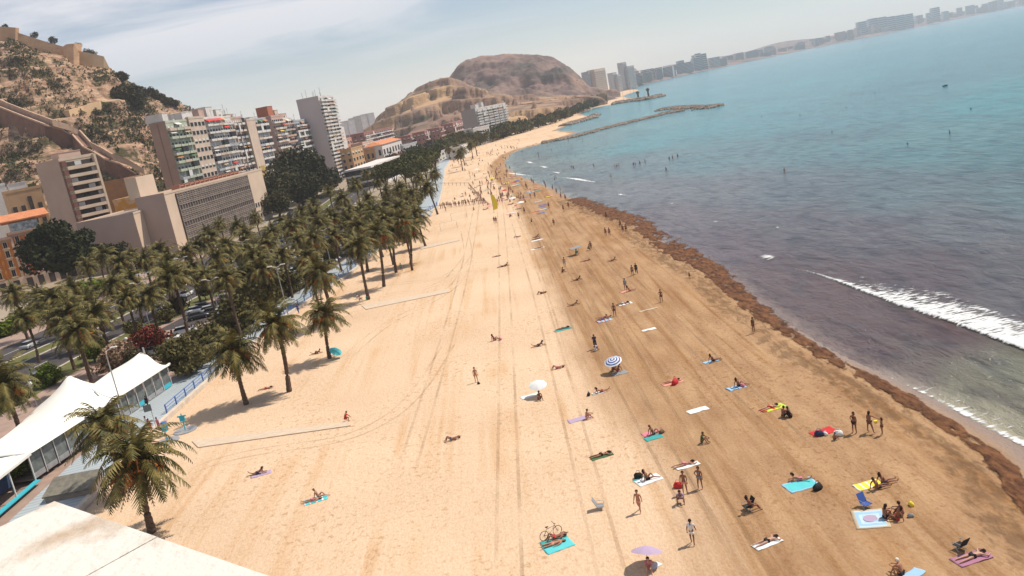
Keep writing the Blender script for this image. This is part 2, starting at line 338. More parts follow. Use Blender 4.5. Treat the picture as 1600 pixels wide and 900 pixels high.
def sheet(name,inner,outer,nu,nv,df,zf,m,**tg):
    V=[];Fq=[];Dn=[]; n=len(inner)
    for i in range(nu):
        t=i/(nu-1)*(n-1); k=min(int(t),n-2); f=t-k
        a=Vector(inner[k]).lerp(Vector(inner[k+1]),f); b=Vector(outer[k]).lerp(Vector(outer[k+1]),f)
        for j in range(nv):
            v=j/(nv-1); p=a.lerp(b,v); d=df(p.x,p.y,i/(nu-1),v); Dn.append(d); V.append((p.x,p.y,zf(p.x,p.y,d)))
    for i in range(nu-1):
        for j in range(nv-1):
            q=(i*nv+j,(i+1)*nv+j,(i+1)*nv+j+1,i*nv+j+1)
            if max(Dn[w] for w in q)>.02: Fq.append(q)
    mb=MB(); mb.v=V; mb.f=Fq; mb.m=[0]*len(Fq); me=mb.mesh(name,m,True)
    at=me.attributes.new('dens','FLOAT','POINT'); at.data.foreach_set('value',np.array(Dn,np.float32)); o=link(name,me); tag(o,**tg); return o
M_WEED=lacy_material('dead_seaweed',(.045,.018,.010),(.20,.088,.038),1.1,(1,.4,1),2.2,.95,.16,.12)
ys=list(np.linspace(40,240,116))
wid=lambda Y: float(np.interp(Y,[44,60,90,105,130,150,170,215,240],[1.1,1.15,1.5,1.9,2.6,3.7,3.3,3.8,3.4]))
cen=lambda Y: float(np.interp(Y,[44,52,60,75,100,130,150,170,240],[-3.0,-2.5,-2.1,-1.5,-1.0,-.6,0,.2,0]))
def landz(x,y): return min(0,-.3+.035*max(0,shx(y)-x)) if x<shx(y) else -.3
def wden(x,y,u,v):
    e=1-abs(v-.5)*2; k=.30+.95*min(1,e*1.4)+.40*nz3(x*.14,y*.055,4)+.42*nz3(x*.5,y*.22,8)
    return max(0,min(1.15,(k-.45)*min(1,e*5)))
sheet('seaweed_bank',[(shx(Y)+cen(Y)-wid(Y)*1.2,Y,0) for Y in ys],[(shx(Y)+cen(Y)+wid(Y)*1.1,Y,0) for Y in ys],900,40,wden,lambda x,y,d:landz(x,y)+.02+.16*max(0,d-.3)+.05*nz3(x*1.5,y,2)*d,M_WEED,label='brown bank of dead seaweed washed up along the waterline',cat='seaweed',kind='stuff')
# loose debris line on the damp sand, inland of the bank
sheet('seaweed_debris',[(shx(Y)+cen(Y)-wid(Y)-3.2,Y,0) for Y in ys],[(shx(Y)+cen(Y)-wid(Y)*.4,Y,0) for Y in ys],500,16,lambda x,y,u,v:max(0,.62*math.sin(math.pi*v)**.6+.2*nz3(x*.3,y*.1,3)-.08),lambda x,y,d:landz(x,y)+.012,lacy_material('seaweed_bits',(.12,.065,.035),(.22,.13,.07),1.6,(1,.35,1),2.2,.95,.25,.02,.38),label='scattered bits of dry seaweed on the sand inland of the bank',cat='seaweed',kind='stuff')
M_FOAM=lacy_material('sea_foam',(.55,.55,.54),(.86,.86,.84),1.7,(.5,1.5,1),2.6,.6,.22,.10)
def strip(pts,n):
    out=[]
    for a,b in zip(pts[:-1],pts[1:]):
        for k in range(n): out.append(Vector(a).lerp(Vector(b),k/n))
    return out+[Vector(pts[-1])]
fr=strip([G(*p,-.3) for p in [(1215,415),(1262,426),(1300,440),(1345,457),(1400,478),(1460,497),(1530,522),(1600,550),(1700,590)]],6)
bk=strip([G(*p,-.3) for p in [(1222,408),(1268,417),(1312,424),(1365,428),(1420,430),(1470,438),(1530,465),(1600,490),(1700,515)]],6)
def fden(x,y,u,v):
    uu=min(1,u*1.15); front=min(1,v*18); w=.10+.42*uu
    d=(.88*math.exp(-(v/w)**2)+.34*uu*math.exp(-((v-.5)/.3)**2))*front
    return max(0,d*min(1,max(0,u-.03)*9)+.22*nz3(x*.5,y*.4,2)-.10-max(0,v-.8)*2)
sheet('breaking_wave_foam',fr,bk,420,60,fden,lambda x,y,d:seaz(x,y)+.05+.28*min(1,d),M_FOAM,label='white foam of the breaking wave off the right of the beach',cat='wave foam',kind='stuff')
sw=strip([G(*p,-.3) for p in [(1340,568),(1400,596),(1450,620),(1500,647),(1560,679),(1610,704),(1700,750)]],6)
sw2=strip([G(*p,-.3) for p in [(1350,560),(1410,583),(1465,604),(1520,622),(1580,648),(1630,668),(1710,700)]],6)
sheet('swash_foam',sw,sw2,420,36,lambda x,y,u,v:max(0,(.68*math.exp(-((v-.12)/.13)**2)+.34*math.exp(-((v-.5)/.25)**2))*min(1,u*3)+.25*nz3(x*.7,y*.5,5)-.15),lambda x,y,d:seaz(x,y)+.045,M_FOAM,label='thin lacy foam where the last wave runs up the sand',cat='wave foam',kind='stuff')
caps=[(1200,402,40,10,.55,'foam patch just left of the main breaker'),(805,272,66,3,.8,'long thin white ripple at the bend of the beach'),(905,281,66,4,.8,'long ripple off the bend'),(850,261,18,4,.7,'upper small ripple inside the bend'),(828,254,16,4,.7,'ripple closest to the sand inside the bend'),(870,270,20,4,.6,'ripple between the long ones off the bend'),(1150,288,34,4,.3,'faint cap far out above the brown water'),(1215,357,12,4,.45,'small cap in the brown water'),(1118,347,12,5,.45,'small cap nearest the start of the brown water'),(970,305,26,4,.5,'cap beside the first seaweed'),(1050,318,16,3,.35,'faint cap beyond the first seaweed')]
for k,(x,y,w,h,a_,lb) in enumerate(caps):
    a=strip([G(x+w*(t-.5),y+h*.5+(t-.5)*w*.12,-.3) for t in (0,.5,1)],4); b=strip([G(x+w*(t-.5),y-h*.5+(t-.5)*w*.12,-.3) for t in (0,.5,1)],4)
    sheet('wave_cap',a,b,40,12,lambda x_,y_,u,v:max(0,a_*(1-abs(v-.5)*2)*(1-abs(u-.5)*1.8)*1.5-.05),lambda x,y,d:seaz(x,y)+.05+.08*d,M_FOAM,label=lb,cat='wave foam',group='white caps scattered over the bay')
# tyre tracks pressed into the sand
M_TRACK=lacy_material('track_sand',(.26,.16,.09),(.36,.24,.14),.10,(3,.8,1),2.4,.95,.5,.05,.30)
def track(path,label_w=.28,gap=1.7):
    P_=strip([Vector((x,y,0)) for x,y in path],10)
    # smooth
    for _ in range(30): P_=[P_[0]]+[(P_[i-1]+P_[i]*2+P_[i+1])/4 for i in range(1,len(P_)-1)]+[P_[-1]]
    for sgn in (-.5,.5):
        A=[];B=[]
        for i,p in enumerate(P_):
            d=(P_[min(i+1,len(P_)-1)]-P_[max(i-1,0)]).normalized(); nn=Vector((-d.y,d.x,0)); c=p+nn*gap*sgn; A.append(c-nn*label_w/2); B.append(c+nn*label_w/2)
        sheet('tyre_track',A,B,len(A)*2,3,lambda x,y,u,v:.45,lambda x,y,d:landz(x,y)+.006 if y<240 else .006,M_TRACK,kind='structure')
for x0,x1,x2,ya,yb in [(-4,-1,2,40,300),(2.5,4.5,3,40,330),(9.5,8.6,9.6,40,330),(10.6,12.2,13,40,300),(19,17.5,16,60,250),(-12,-7.5,-5,70,330),(5.5,7.2,5,90,420)]:
    track([(x0,ya),(x1,(ya+yb)*.4),(x2,yb)])
g_=lambda l_:[tuple(G(x,y)[:2]) for x,y in l_]
track(g_([(540,560),(600,505),(680,470),(720,440),(735,400),(725,360)])); track(g_([(600,445),(660,440),(710,430),(730,400)])); track(g_([(600,462),(650,455),(700,440),(715,420)])); track(g_([(250,760),(330,720),(430,700),(540,690),(640,640),(700,540)]))

# ------------------------------------------------------------------ ground sheets west of the beach
def ribbon(name,o0,o1,Y0,Y1,m,zt,zb=None,step=4,f=ex,kind='structure'):
    mb=MB(); Ys=list(np.arange(Y0,Y1,step))+[Y1]
    for a,b in zip(Ys[:-1],Ys[1:]):
        xa,xb=f(a),f(b)
        mb.quad((xa+o0,a,zt),(xa+o1,a,zt),(xb+o1,b,zt),(xb+o0,b,zt))
        if zb is not None:
            mb.quad((xa+o1,a,zb),(xb+o1,b,zb),(xb+o1,b,zt),(xa+o1,a,zt)); mb.quad((xa+o0,a,zt),(xb+o0,b,zt),(xb+o0,b,zb),(xa+o0,a,zb))
    o=mb.build(name,m); tag(o,kind=kind); return o
def tile_material():
    m=bpy.data.materials.new('wavy_tiles'); m.use_nodes=True; n=m.node_tree.nodes; l=m.node_tree.links; b=n['Principled BSDF']; b.inputs['Roughness'].default_value=.6
    tc=n.new('ShaderNodeTexCoord'); mpn=n.new('ShaderNodeMapping'); mpn.inputs['Rotation'].default_value=(0,0,rad(78)); l.new(tc.outputs['Object'],mpn.inputs[0])
    w=n.new('ShaderNodeTexWave'); w.inputs['Scale'].default_value=.42; w.inputs['Distortion'].default_value=2.5; w.inputs['Detail'].default_value=1; w.inputs['Detail Scale'].default_value=1.6; l.new(mpn.outputs[0],w.inputs['Vector'])
    r=n.new('ShaderNodeValToRGB'); r.color_ramp.elements[0].color=(.27,.32,.34,1); r.color_ramp.elements[1].color=(.46,.49,.50,1); r.color_ramp.elements[0].position=.2; r.color_ramp.elements[1].position=.5; l.new(w.outputs['Fac'],r.inputs[0])
    t=n.new('ShaderNodeTexNoise'); t.inputs['Scale'].default_value=.5; t.inputs['Detail'].default_value=6; l.new(tc.outputs['Object'],t.inputs['Vector'])
    c=mixn(n,l,r.outputs[0],(.34,.38,.40),.35); 
    mm=n.new('ShaderNodeMath'); mm.operation='MULTIPLY'; mm.inputs[1].default_value=.4; l.new(t.outputs['Fac'],mm.inputs[0])
    c=mixn(n,l,c,(.24,.28,.30),mm.outputs[0]); l.new(c,b.inputs['Base Color']); return m
M_TILE=tile_material()
M_PAVE=mat('pink_paving',(.36,.25,.195),(.29,.20,.16),.6,6,.85)
M_ASPH=mat('asphalt',(.075,.062,.06),(.05,.043,.043),.3,6,.9)
M_KERB=mat('kerb_stone',(.5,.44,.36),(.4,.34,.28),1,4,.8)
M_GRASS=mat('lawn',(.075,.085,.02),(.14,.13,.045),.4,6,.95,bump=.05)
M_EARTH=mat('dry_ground',(.26,.20,.14),(.33,.27,.2),.05,6,.95)
M_WHITE=mat('white_paint',(.74,.71,.66),(.66,.62,.57),.7,5,.7)
M_WLINE=mat('road_paint',(.7,.7,.66))
# town ground base
mb=MB(); Ys=[20,61,98,115,149,178,220,258,284,346,482,560,640]
for a,b in zip(Ys[:-1],Ys[1:]): mb.quad((-5000,a,.03),(ex(a)-.5,a,.03),(ex(b)-.5,b,.03),(-5000,b,.03))
mb.quad((-5000,640,.03),(ex(640)-.5,640,.03),(10,1000,.03),(-5000,1000,.03)).quad((-5000,1000,.03),(10,1000,.03),(60,1300,.03),(-5000,2600,.03))
tag(mb.build('town_ground',M_EARTH),kind='structure')
ribbon('promenade',-6.2,0,20,640,M_TILE,.50,0)
ribbon('promenade_edge_wall',0,.55,20,640,mat('edge_stone',(.62,.52,.42),(.5,.42,.34),1,5,.85),.58,-.2)
ribbon('garden_pavement',-31,-6.2,20,300,M_PAVE,.10)
ribbon('parking_lot',-29,-7.5,158,345,M_ASPH,.12)
ribbon('lawn_strip',-37,-31,20,350,M_GRASS,.14)
ribbon('kerb_strip',-37.6,-37,20,420,M_KERB,.17,0)
ribbon('coast_road',-50.4,-37.6,20,560,M_ASPH,.06)
ribbon('kerb_strip',-51,-50.4,20,420,M_KERB,.17,0)
ribbon('median_lawn',-55.5,-51,20,420,M_GRASS,.12)
ribbon('kerb_strip',-56.1,-55.5,20,420,M_KERB,.17,0)
ribbon('inner_road',-69,-56.1,20,480,M_ASPH,.06)
ribbon('far_pavement',-83,-69,20,300,M_PAVE,.16,0)
for o_ in (-44.0,-62.5):
    mb=MB()
    for Y in np.arange(30,420,9): mb.quad((ex(Y)+o_-.08,Y,.075),(ex(Y)+o_+.08,Y,.075),(ex(Y+4)+o_+.08,Y+4,.075),(ex(Y+4)+o_-.08,Y+4,.075))
    tag(mb.build('road_marking',M_WLINE),kind='structure')
tag(MB().prism([G(565,478)[:2],G(700,452)[:2],G(702,457)[:2],G(572,484)[:2]],0,.09).build('boardwalk',mat('sandy_boards',(.62,.5,.38),(.5,.38,.27),1,4,.9,stretch=(1,6,1))),'narrow sandy boardwalk below the palms half way along the beach','boardwalk')
M_BOARD=MATS['sandy_boards']
tag(MB().prism([G(300,690)[:2],G(545,660)[:2],G(548,666)[:2],G(310,700)[:2]],0,.10).build('boardwalk',M_BOARD),'grey slatted boardwalk laid across the sand from the promenade steps','boardwalk')
tag(MB().prism([G(655,386)[:2],G(716,373)[:2],G(718,376)[:2],G(658,390)[:2]],0,.09).build('boardwalk',M_BOARD),'farthest short boardwalk line on the sand beyond the palms','boardwalk')

# ------------------------------------------------------------------ hills
def rock_material(name,ca,cb,veg,vs=.03,va=(.5,.58),sc=.05,cc=None):
    m=bpy.data.materials.new(name); m.use_nodes=True; n=m.node_tree.nodes; l=m.node_tree.links; b=n['Principled BSDF']; b.inputs['Roughness'].default_value=.95; b.inputs['Specular IOR Level'].default_value=.1
    tc=n.new('ShaderNodeTexCoord')
    def noi(s,det,st=(1,1,1),di=0):
        mpn=n.new('ShaderNodeMapping'); mpn.inputs['Scale'].default_value=st; l.new(tc.outputs['Object'],mpn.inputs[0])
        t=n.new('ShaderNodeTexNoise'); t.inputs['Scale'].default_value=s; t.inputs['Detail'].default_value=det; t.inputs['Distortion'].default_value=di; t.inputs['Roughness'].default_value=.62; l.new(mpn.outputs[0],t.inputs['Vector']); return t.outputs['Fac']
    def ramp(f,a,bb):
        r=n.new('ShaderNodeValToRGB'); r.color_ramp.elements[0].position=a; r.color_ramp.elements[1].position=bb; l.new(f,r.inputs[0]); return r.outputs[0]
    c=mixn(n,l,ca,cb,ramp(noi(sc,9,(1,1,3.5),.6),.38,.62))
    if cc: c=mixn(n,l,c,cc,ramp(noi(sc*.4,6,(1,1,2),.4),.5,.62))
    c=mixn(n,l,c,veg,ramp(noi(vs,9,(1,1,1.8),.3),*va))
    l.new(c,b.inputs['Base Color'])
    bp=n.new('ShaderNodeBump'); bp.inputs['Distance'].default_value=3; bp.inputs['Strength'].default_value=.9; l.new(noi(sc*1.6,9,(1,1,3)),bp.inputs['Height']); l.new(bp.outputs[0],b.inputs['Normal'])
    return m
def hill(name,prof,m,nrow=90,step=3,amp=6,bulge=.0,nsc=.03,back=200,terr=0):
    # prof: px, py ridge, Y ridge, Y base
    px=np.arange(prof[0][0],prof[-1][0]+.1,step); cols=[]
    X=[p[0] for p in prof]
    V=[];nb=10
    for p in px:
        py=np.interp(p,X,[q[1] for q in prof]); Yr=np.interp(p,X,[q[2] for q in prof]); Yb=np.interp(p,X,[q[3] for q in prof])
        r=AT(p,py,Yr); az=r.x/r.y
        for j in range(nrow):
            v=j/(nrow-1); Y=Yb+(Yr-Yb)*v; zz=-1+(r.z+1)*(v+bulge*math.sin(math.pi*v)); x=az*Y+ (1-v)*0
            w=math.sin(math.pi*min(1,v*1.0))**.5 if 0<v<1 else 0
            d=fbm(x*nsc,Y*nsc,zz*nsc*.5,6)*amp
            if terr: 
                tz=(zz+5*nz3(x*.012,Y*.012)+d)/terr; fr=tz-math.floor(tz); zz+=terr*(sm(np.array(fr),.35,.65)-fr)*.75*w
            V.append((x,Y-d*w*.4,max(-1,zz+d*w*.7)+(0 if v<1 else nz3(p*.3,1)*amp*.12)))
        for j in range(1,nb):
            v=j/(nb-1); V.append((az*(Yr+back*v),Yr+back*v,r.z*(1-v)-3*v))
    nr=nrow+nb-1; i=(np.arange(len(px)-1)[:,None]*nr+np.arange(nr-1)[None,:]).ravel()
    me=npmesh(name,np.array(V),np.stack([i,i+nr,i+nr+1,i+1],1),[m])
    o=tag(link(name,me),kind='structure')
    return o,BVHTree.FromPolygons([Vector(v) for v in V],[tuple(f.vertices) for f in me.polygons])
def hit(b,x,y):
    r=ray(x,y).normalized(); h=b.ray_cast(Vector((0,0,HC)),r); return h[0]
M_ROCK=rock_material('castle_rock',(.52,.35,.23),(.24,.13,.085),(.085,.07,.035),.06,(.50,.60),.09,(.40,.26,.175))
hillA,bvA=hill('castle_hill',[(-900,230,640,380),(-600,120,640,380),(-220,66,640,380),(-60,63,640,380),(0,60,640,380),(25,60,640,380),(50,73,645,385),(100,86,650,390),(125,95,655,400),(172,106,660,420),(190,120,665,440),(215,135,670,450),(228,139,675,455),(245,146,680,460),(275,156,690,480),(310,180,700,520),(340,200,705,540),(380,225,710,560),(430,252,715,600)],M_ROCK,110,2.5,9,.07,.022,250,11)
M_ROCK2=rock_material('ridge_rock',(.34,.22,.145),(.18,.11,.085),(.085,.08,.05),.012,(.52,.64),.02,(.42,.27,.15))
M_ROCK3=rock_material('ridge_rock_dark',(.235,.155,.125),(.13,.085,.08),(.08,.07,.06),.01,(.48,.62),.016,(.30,.19,.135))
hillC,bvC=hill('far_ridge',[(670,150,1750,1350),(700,124,1780,1350),(715,105,1800,1350),(730,96,1800,1350),(755,88,1800,1350),(775,86,1800,1350),(800,84,1800,1350),(840,86,1800,1350),(865,90,1800,1350),(890,105,1820,1350),(905,119,1830,1350),(915,130,1850,1350),(926,145,1900,1400),(945,152,1950,1450),(970,155,2000,1500)],M_ROCK3,110,1.5,40,.03,.012,500,0)
hillB,bvB=hill('near_ridge',[(540,222,1330,1150),(575,208,1330,1100),(590,192,1330,1060),(610,172,1330,1040),(640,146,1330,1000),(670,129,1330,1000),(690,122,1330,980),(703,122,1330,960),(730,132,1330,960),(760,142,1330,960),(800,150,1350,960),(850,150,1380,1000),(880,148,1420,1040),(910,150,1450,1080),(925,157,1480,1150),(950,163,1500,1250)],M_ROCK2,110,1.5,26,.03,.018,300,22)

# scrub on the castle hill (nobody could count it)
def leafclump(mb,c,r,n,rr,m=0,leaf=.3,fl=1.):
    for _ in range(n):
        u=rr.uniform(-1,1); t=rr.uniform(0,2*math.pi); q=math.sqrt(1-u*u); k=rr.uniform(.45,1)**.5
        p=Vector((c[0]+r*k*q*math.cos(t),c[1]+r*k*q*math.sin(t),c[2]+r*k*u*fl))
        a=Vector((rr.gauss(0,1),rr.gauss(0,1),rr.gauss(0,1))).normalized(); b=a.cross(Vector((rr.gauss(0,1),rr.gauss(0,1),rr.gauss(0,1)))).normalized()
        s=leaf*rr.uniform(.6,1.3); mb.quad(p-a*s,p+b*s*.6,p+a*s,p-b*s*.6,m=m)
M_SCRUB=mat('scrub_leaves',(.06,.055,.022),(.13,.115,.05),.25,3,.95)
mb=MB(); rr=random.Random(3)
cnt=0
while cnt<3200:
    x=rr.uniform(-5,330); y=rr.uniform(60,300)
    dens=nz3(x*.018+4,y*.03)+ (.5 if (120<x<240 and 160<y<225) else 0)+(.35 if x>190 and y<200 else 0)+(.3 if y<125 else 0)
    if dens<rr.uniform(-.45,.7): continue
    h=hit(bvA,x,y)
    if h is None: continue
    r=rr.uniform(.45,1.5)*(1.5 if dens>.5 else 1); leafclump(mb,h+Vector((0,0,r*.3)),r,15,rr,leaf=r*.42,fl=.6); cnt+=1
tag(mb.build('hillside_scrub',M_SCRUB),'dark green scrub covering the rocky castle hillside','scrub',kind='stuff')

# castle on the ridge
M_FORT=mat('fort_stone',(.60,.37,.215),(.47,.28,.16),.12,8,.9,bump=.4,bscale=.6)
root=thing('fortress','long tan stone fortress wall with bastions along the hilltop','fortress',AT(60,75,640))
def wallstrip(pts,thick,m,parent,name='wall',base=None):
    mb=MB(); 
    for (a,b) in zip(pts[:-1],pts[1:]):
        (ta,ba),(tb,bb)=a,b; d=Vector((tb.x-ta.x,tb.y-ta.y,0)).normalized(); nn=Vector((-d.y,d.x,0))*thick
        i=len(mb.v); 
        for q in (ba,bb,bb+nn,ba+nn): mb.v.append(tuple(q))
        for q in (ta,tb,tb+nn,ta+nn): mb.v.append(tuple(q))
        for f in ((3,2,1,0),(4,5,6,7),(0,1,5,4),(1,2,6,5),(2,3,7,6),(3,0,4,7)): mb.f.append(tuple(i+k for k in f)); mb.m.append(0)
    if parent is not None:
        L0=parent.location; mb.v=[(v[0]-L0.x,v[1]-L0.y,v[2]-L0.z) for v in mb.v]
    return mb.build(name,m,parent)
def wp(x,yt,yb,Y,lean=1.5): return (AT(x,yt,Y),AT(x,yb,Y-lean))
wallstrip([wp(-40,40,70,636),wp(10,42,68,636),wp(24,43,68,636),wp(28,51,70,638),wp(52,59,80,640),wp(78,67,88,642),wp(100,73,92,644)],5,M_FORT,root,'curtain_wall')
wallstrip([wp(99,72,96,640,4),wp(104,69,97,638,4),wp(115,68,100,637,4),wp(124,84,104,638,5)],9,M_FORT,root,'bastion')
wallstrip([wp(121,79,103,640),wp(145,84,108,642),wp(162,88,112,644),wp(172,108,114,646)],5,mat('fort_stone_light',(.66,.45,.27),(.56,.36,.2),.12,8,.9),root,'low_wall')
wallstrip([(hit(bvA,x,yb)+Vector((0,-2,h)),hit(bvA,x,yb)+Vector((0,-2,-3))) for x,yb,h in [(112,180,3),(135,176,4),(160,171,5),(200,168,5)]],4,MATS['fort_stone_light'],root,'terrace_wall')
# lower brown stepped wall
M_WALL=mat('brown_wall',(.235,.125,.085),(.17,.09,.065),.2,8,.9,bump=.3,bscale=1); M_CAP=mat('wall_cap',(.5,.34,.24),(.4,.26,.18),.5,5,.85)
root=thing('long_stone_wall','long brown stone wall zigzagging down the lower castle hill','wall',hit(bvA,60,225))
LW=[(-40,150,190),(0,169,203),(38,184,214),(70,196,224),(96,203,238),(113,212,250),(130,231,268),(146,239,280),(164,250,290),(189,258,300),(214,273,308)]
pts=[]; 
for x,yt,yb in LW:
    h=hit(bvA,x,yt+16); Yd=h.y-2; pts.append((AT(x,yt,Yd),AT(x,yb,Yd)))
wallstrip(pts,3.2,M_WALL,root,'wall')
capp=[(t+Vector((0,-.35,.9)),t+Vector((0,-.35,0))) for t,b in pts]; wallstrip(capp,.9,M_CAP,root,'coping')
capp=[(t+Vector((3.2,2.2,2.4)),t+Vector((3.2,2.2,-1))) for t,b in pts]; wallstrip(capp,.8,M_CAP,root,'back_parapet')

# ================================================================== BUILDINGS
DR=Vector((.12,1,0)).normalized()
M_GLASS=mat('window_glass',(.016,.017,.02),(.04,.04,.042),.3,2,.55,spec=.15)
M_FRAME=mat('window_frame',(.55,.52,.48))
M_DARK=mat('recess_shade_dark_trim',(.05,.04,.035),(.09,.07,.06),.4,3,.9)  # dark colour in place of shade inside loggias and openings; also dark trim
WCACHE={}
M_AWN=[mat('blind_green',(.10,.17,.09)),mat('blind_sand',(.5,.38,.24)),mat('blind_orange',(.5,.2,.07)),mat('blind_white',(.6,.58,.54))]
M_WLOG=mat('loggia_white',(.6,.58,.56)); mat('beige_plaster',(.58,.45,.35),(.5,.38,.3),.2,5,.85); mat('grey_blue_plaster',(.42,.42,.43),(.34,.34,.36),.2,5)
def winmesh(w,h,fr=.1,kind='win',fm=None):
    fm=fm or M_FRAME
    k=(round(w,2),round(h,2),fr,kind,fm.name)
    if k not in WCACHE:
        mb=MB(); mb.box(-w/2,w/2,-.10,.02,0,h,0)   # frame slab, proud 10cm
        mb.box(-w/2+fr,-.03,-.13,-.10,fr,h-fr,1); mb.box(.03,w/2-fr,-.13,-.10,fr,h-fr,1)
        if kind=='blind': mb.box(-w/2+fr,w/2-fr,-.16,-.13,h*.5,h-fr,2)
        if kind=='arch': mb.box(-w/2-.15,w/2+.15,-.22,-.10,h,h+.3,0)
        WCACHE[k]=mb.mesh('window',[fm,M_GLASS,mat('roller_blind',(.62,.58,.5))])
    return WCACHE[k]
def balmesh(w,d,m,h=1.0,thick=.15,solid=True,key=''):
    k=('bal',round(w,2),d,m.name,h,solid)
    if k not in WCACHE:
        mb=MB(); mb.box(-w/2,w/2,-d,0,-thick,0,0)
        if solid: mb.box(-w/2,w/2,-d,-d+.12,0,h,0); mb.box(-w/2,-w/2+.12,-d+.12,0,0,h,0); mb.box(w/2-.12,w/2,-d+.12,0,0,h,0)
        else:
            mb.box(-w/2,w/2,-d,-d+.06,h-.06,h,1); 
            for i in range(int(w/.35)): mb.box(-w/2+.05+i*.35,-w/2+.09+i*.35,-d,-d+.05,0,h-.06,1)
        WCACHE[k]=mb.mesh('balcony',[m,M_DARK])
    return WCACHE[k]
def building(name,label,O,d1,L_,D_,H,wall,cat='apartment block',endwall=None,group=None,roof=None,roofbox=(),floors=None,par=.9):
    r=thing(name,label,cat,(O[0],O[1],0),math.atan2(d1.y,d1.x),group)
    mb=MB(); mb.box(0,L_,0,D_,0,H,0)
    if par:
        for a in ((-.12,L_+.12,-.12,.25),(-.12,L_+.12,D_-.25,D_+.12),(-.12,.25,.25,D_-.25),(L_-.25,L_+.12,.25,D_-.25)): mb.box(*a,H-.1,H+par,0)
    mb.build('wall',wall,r)
    MB().box(.26,L_-.26,.26,D_-.26,H+.02,H+.1).build('roof_deck',roof or mat('roof_felt',(.32,.24,.2),(.25,.2,.17),.2,5),r)
    if endwall: MB().box(-.16,-.13,.0,D_,0,H+par-.02).build('end_wall',endwall,r)
    for (x0,x1,y0,y1,h,mm) in roofbox:
        MB().box(x0,x1,y0,y1,H+.1,H+h).box(x0-.15,x1+.15,y0-.15,y1+.15,H+h,H+h+.2).build('roof_room',mm,r)
    return r
def facade(r,L_,H,floors,cols,win=(1.4,1.5),kind='win',bal=None,x0=.0,face='sea',D_=None,balm=None,fm=None,z0=1.,every=1,maxn=100):
    fh=(H-z0)/floors; n=0
    cw=L_/cols
    for f in range(floors-1,-1,-1):
        for c in range(cols):
            if n>=maxn: return
            z=z0+f*fh; u=x0+(c+.5)*cw
            me=winmesh(min(win[0],cw*.8),min(win[1],fh*.7),.1,kind if (f*7+c*3)%3 else 'blind',fm)
            if face=='sea': o=link('window',me,r,(u,0,z+.35))
            else: o=link('window',me,r,(-.17,u,z+.35)); o.rotation_euler=(0,0,-math.pi/2)
            n+=1
def balconies(r,L_,H,floors,bays,m,depth=1.3,w=None,x0=0,z0=1.,h=1.0,solid=True,skip=None,awn=None):
    fh=(H-z0)/floors; cw=L_/bays; w=w or cw*.92
    for f in range(floors):
        for c in range(bays):
            if skip and skip(f,c): continue
            z=z0+f*fh; rv=random.Random(f*131+c*17+int(L_*10)).random(); mm_=m
            if rv<.12: mm_=MATS['beige_plaster']
            elif rv<.2: mm_=MATS['grey_blue_plaster']
            o=link('balcony',balmesh(w,depth,mm_,h if rv<.7 else h*.8,solid=solid),r,(x0+(c+.5)*cw,-.02,z))
            uu=x0+(c+.5)*cw
            if .3<rv<.46: MB().box(uu-w*.45,uu+w*(.05 if rv<.4 else .44),-depth+.02,-depth+.10,z+h,z+fh-.16).build('enclosure',M_WLOG if rv<.38 else M_GLASS,r)
            elif .46<rv<.60 and not (awn and awn(f,c)):
                a=MB(); a.quad((uu-w*.45,-.1,z+fh-.25),(uu+w*.4,-.1,z+fh-.25),(uu+w*.4,-depth-.2,z+fh-1.3),(uu-w*.45,-depth-.2,z+fh-1.3)); a.build('sunblind',(M_AWN[int(rv*1000)%4]),r)
            elif rv>.9: MB().box(uu-w*.3,uu-w*.3+.9,-.6,-.14,z+.05,z+.6).box(uu,uu+1.1,-depth+.15,-depth+.2,z+h+.05,z+h+.35).build('clutter',M_AWN[int(rv*1000)%4],r)
            if awn and awn(f,c):
                aw=awn(f,c); a=MB(); uu=x0+(c+.5)*cw; a.quad((uu-w/2,-.1,z+fh-.25),(uu+w/2,-.1,z+fh-.25),(uu+w/2,-depth-.3,z+fh-1.2),(uu-w/2,-depth-.3,z+fh-1.2)); a.quad((uu-w/2,-depth-.3,z+fh-1.2),(uu+w/2,-depth-.3,z+fh-1.2),(uu+w/2,-depth-.3,z+fh-1.5),(uu-w/2,-depth-.3,z+fh-1.5)); a.build('awning',aw,r)
def solve(O,d,px,py):
    q=ray(px,py); a=q.x/q.y   # X=aY
    return (a*O.y-O.x)/(d.x-a*d.y)
PERP=Vector((-DR.y,DR.x,0))
M_MUS=mat('museum_plaster',(.66,.50,.37),(.58,.43,.32),.12,7,.85); M_MUSD=mat('museum_plaster_shaded',(.43,.31,.26),(.37,.27,.225),.1,7,.85)  # second tone is the plaster darkened, shade of the end walls painted in
M_CONC=mat('concrete_grid',(.27,.215,.18),(.21,.165,.14),.3,5,.85)
# museum / large municipal building
O=AT(256,304,286); H=O.z; L1=solve(O,DR,409,268); 
Ls=solve(O,DR,272,300); Lg=solve(O,DR,385,275); Dm=solve(O,PERP,213,318)
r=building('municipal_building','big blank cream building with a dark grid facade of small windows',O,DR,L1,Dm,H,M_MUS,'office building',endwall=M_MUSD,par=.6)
MB().box(Ls,Lg,-.35,-.02,1,H-.6).build('grid_facade',M_DARK,r)
g=MB(); nf=10
for i in range(nf+1): g.box(Ls,Lg,-.62,-.35,1+(H-1.9)*i/nf,1.35+(H-1.9)*i/nf)
for i in range(33): x=Ls+(Lg-Ls-.4)*i/32; g.box(x,x+.42,-.55,-.35,1,H-.7)
for i in range(nf):
    if i%3!=1: g.box(Ls,Lg,-.46,-.352,1+(H-1.9)*(i+.30)/nf,1+(H-1.9)*(i+.52)/nf).box(Ls,Lg,-.46,-.352,1+(H-1.9)*(i+.68)/nf,1+(H-1.9)*(i+.84)/nf)
g.build('concrete_grid',M_CONC,r)
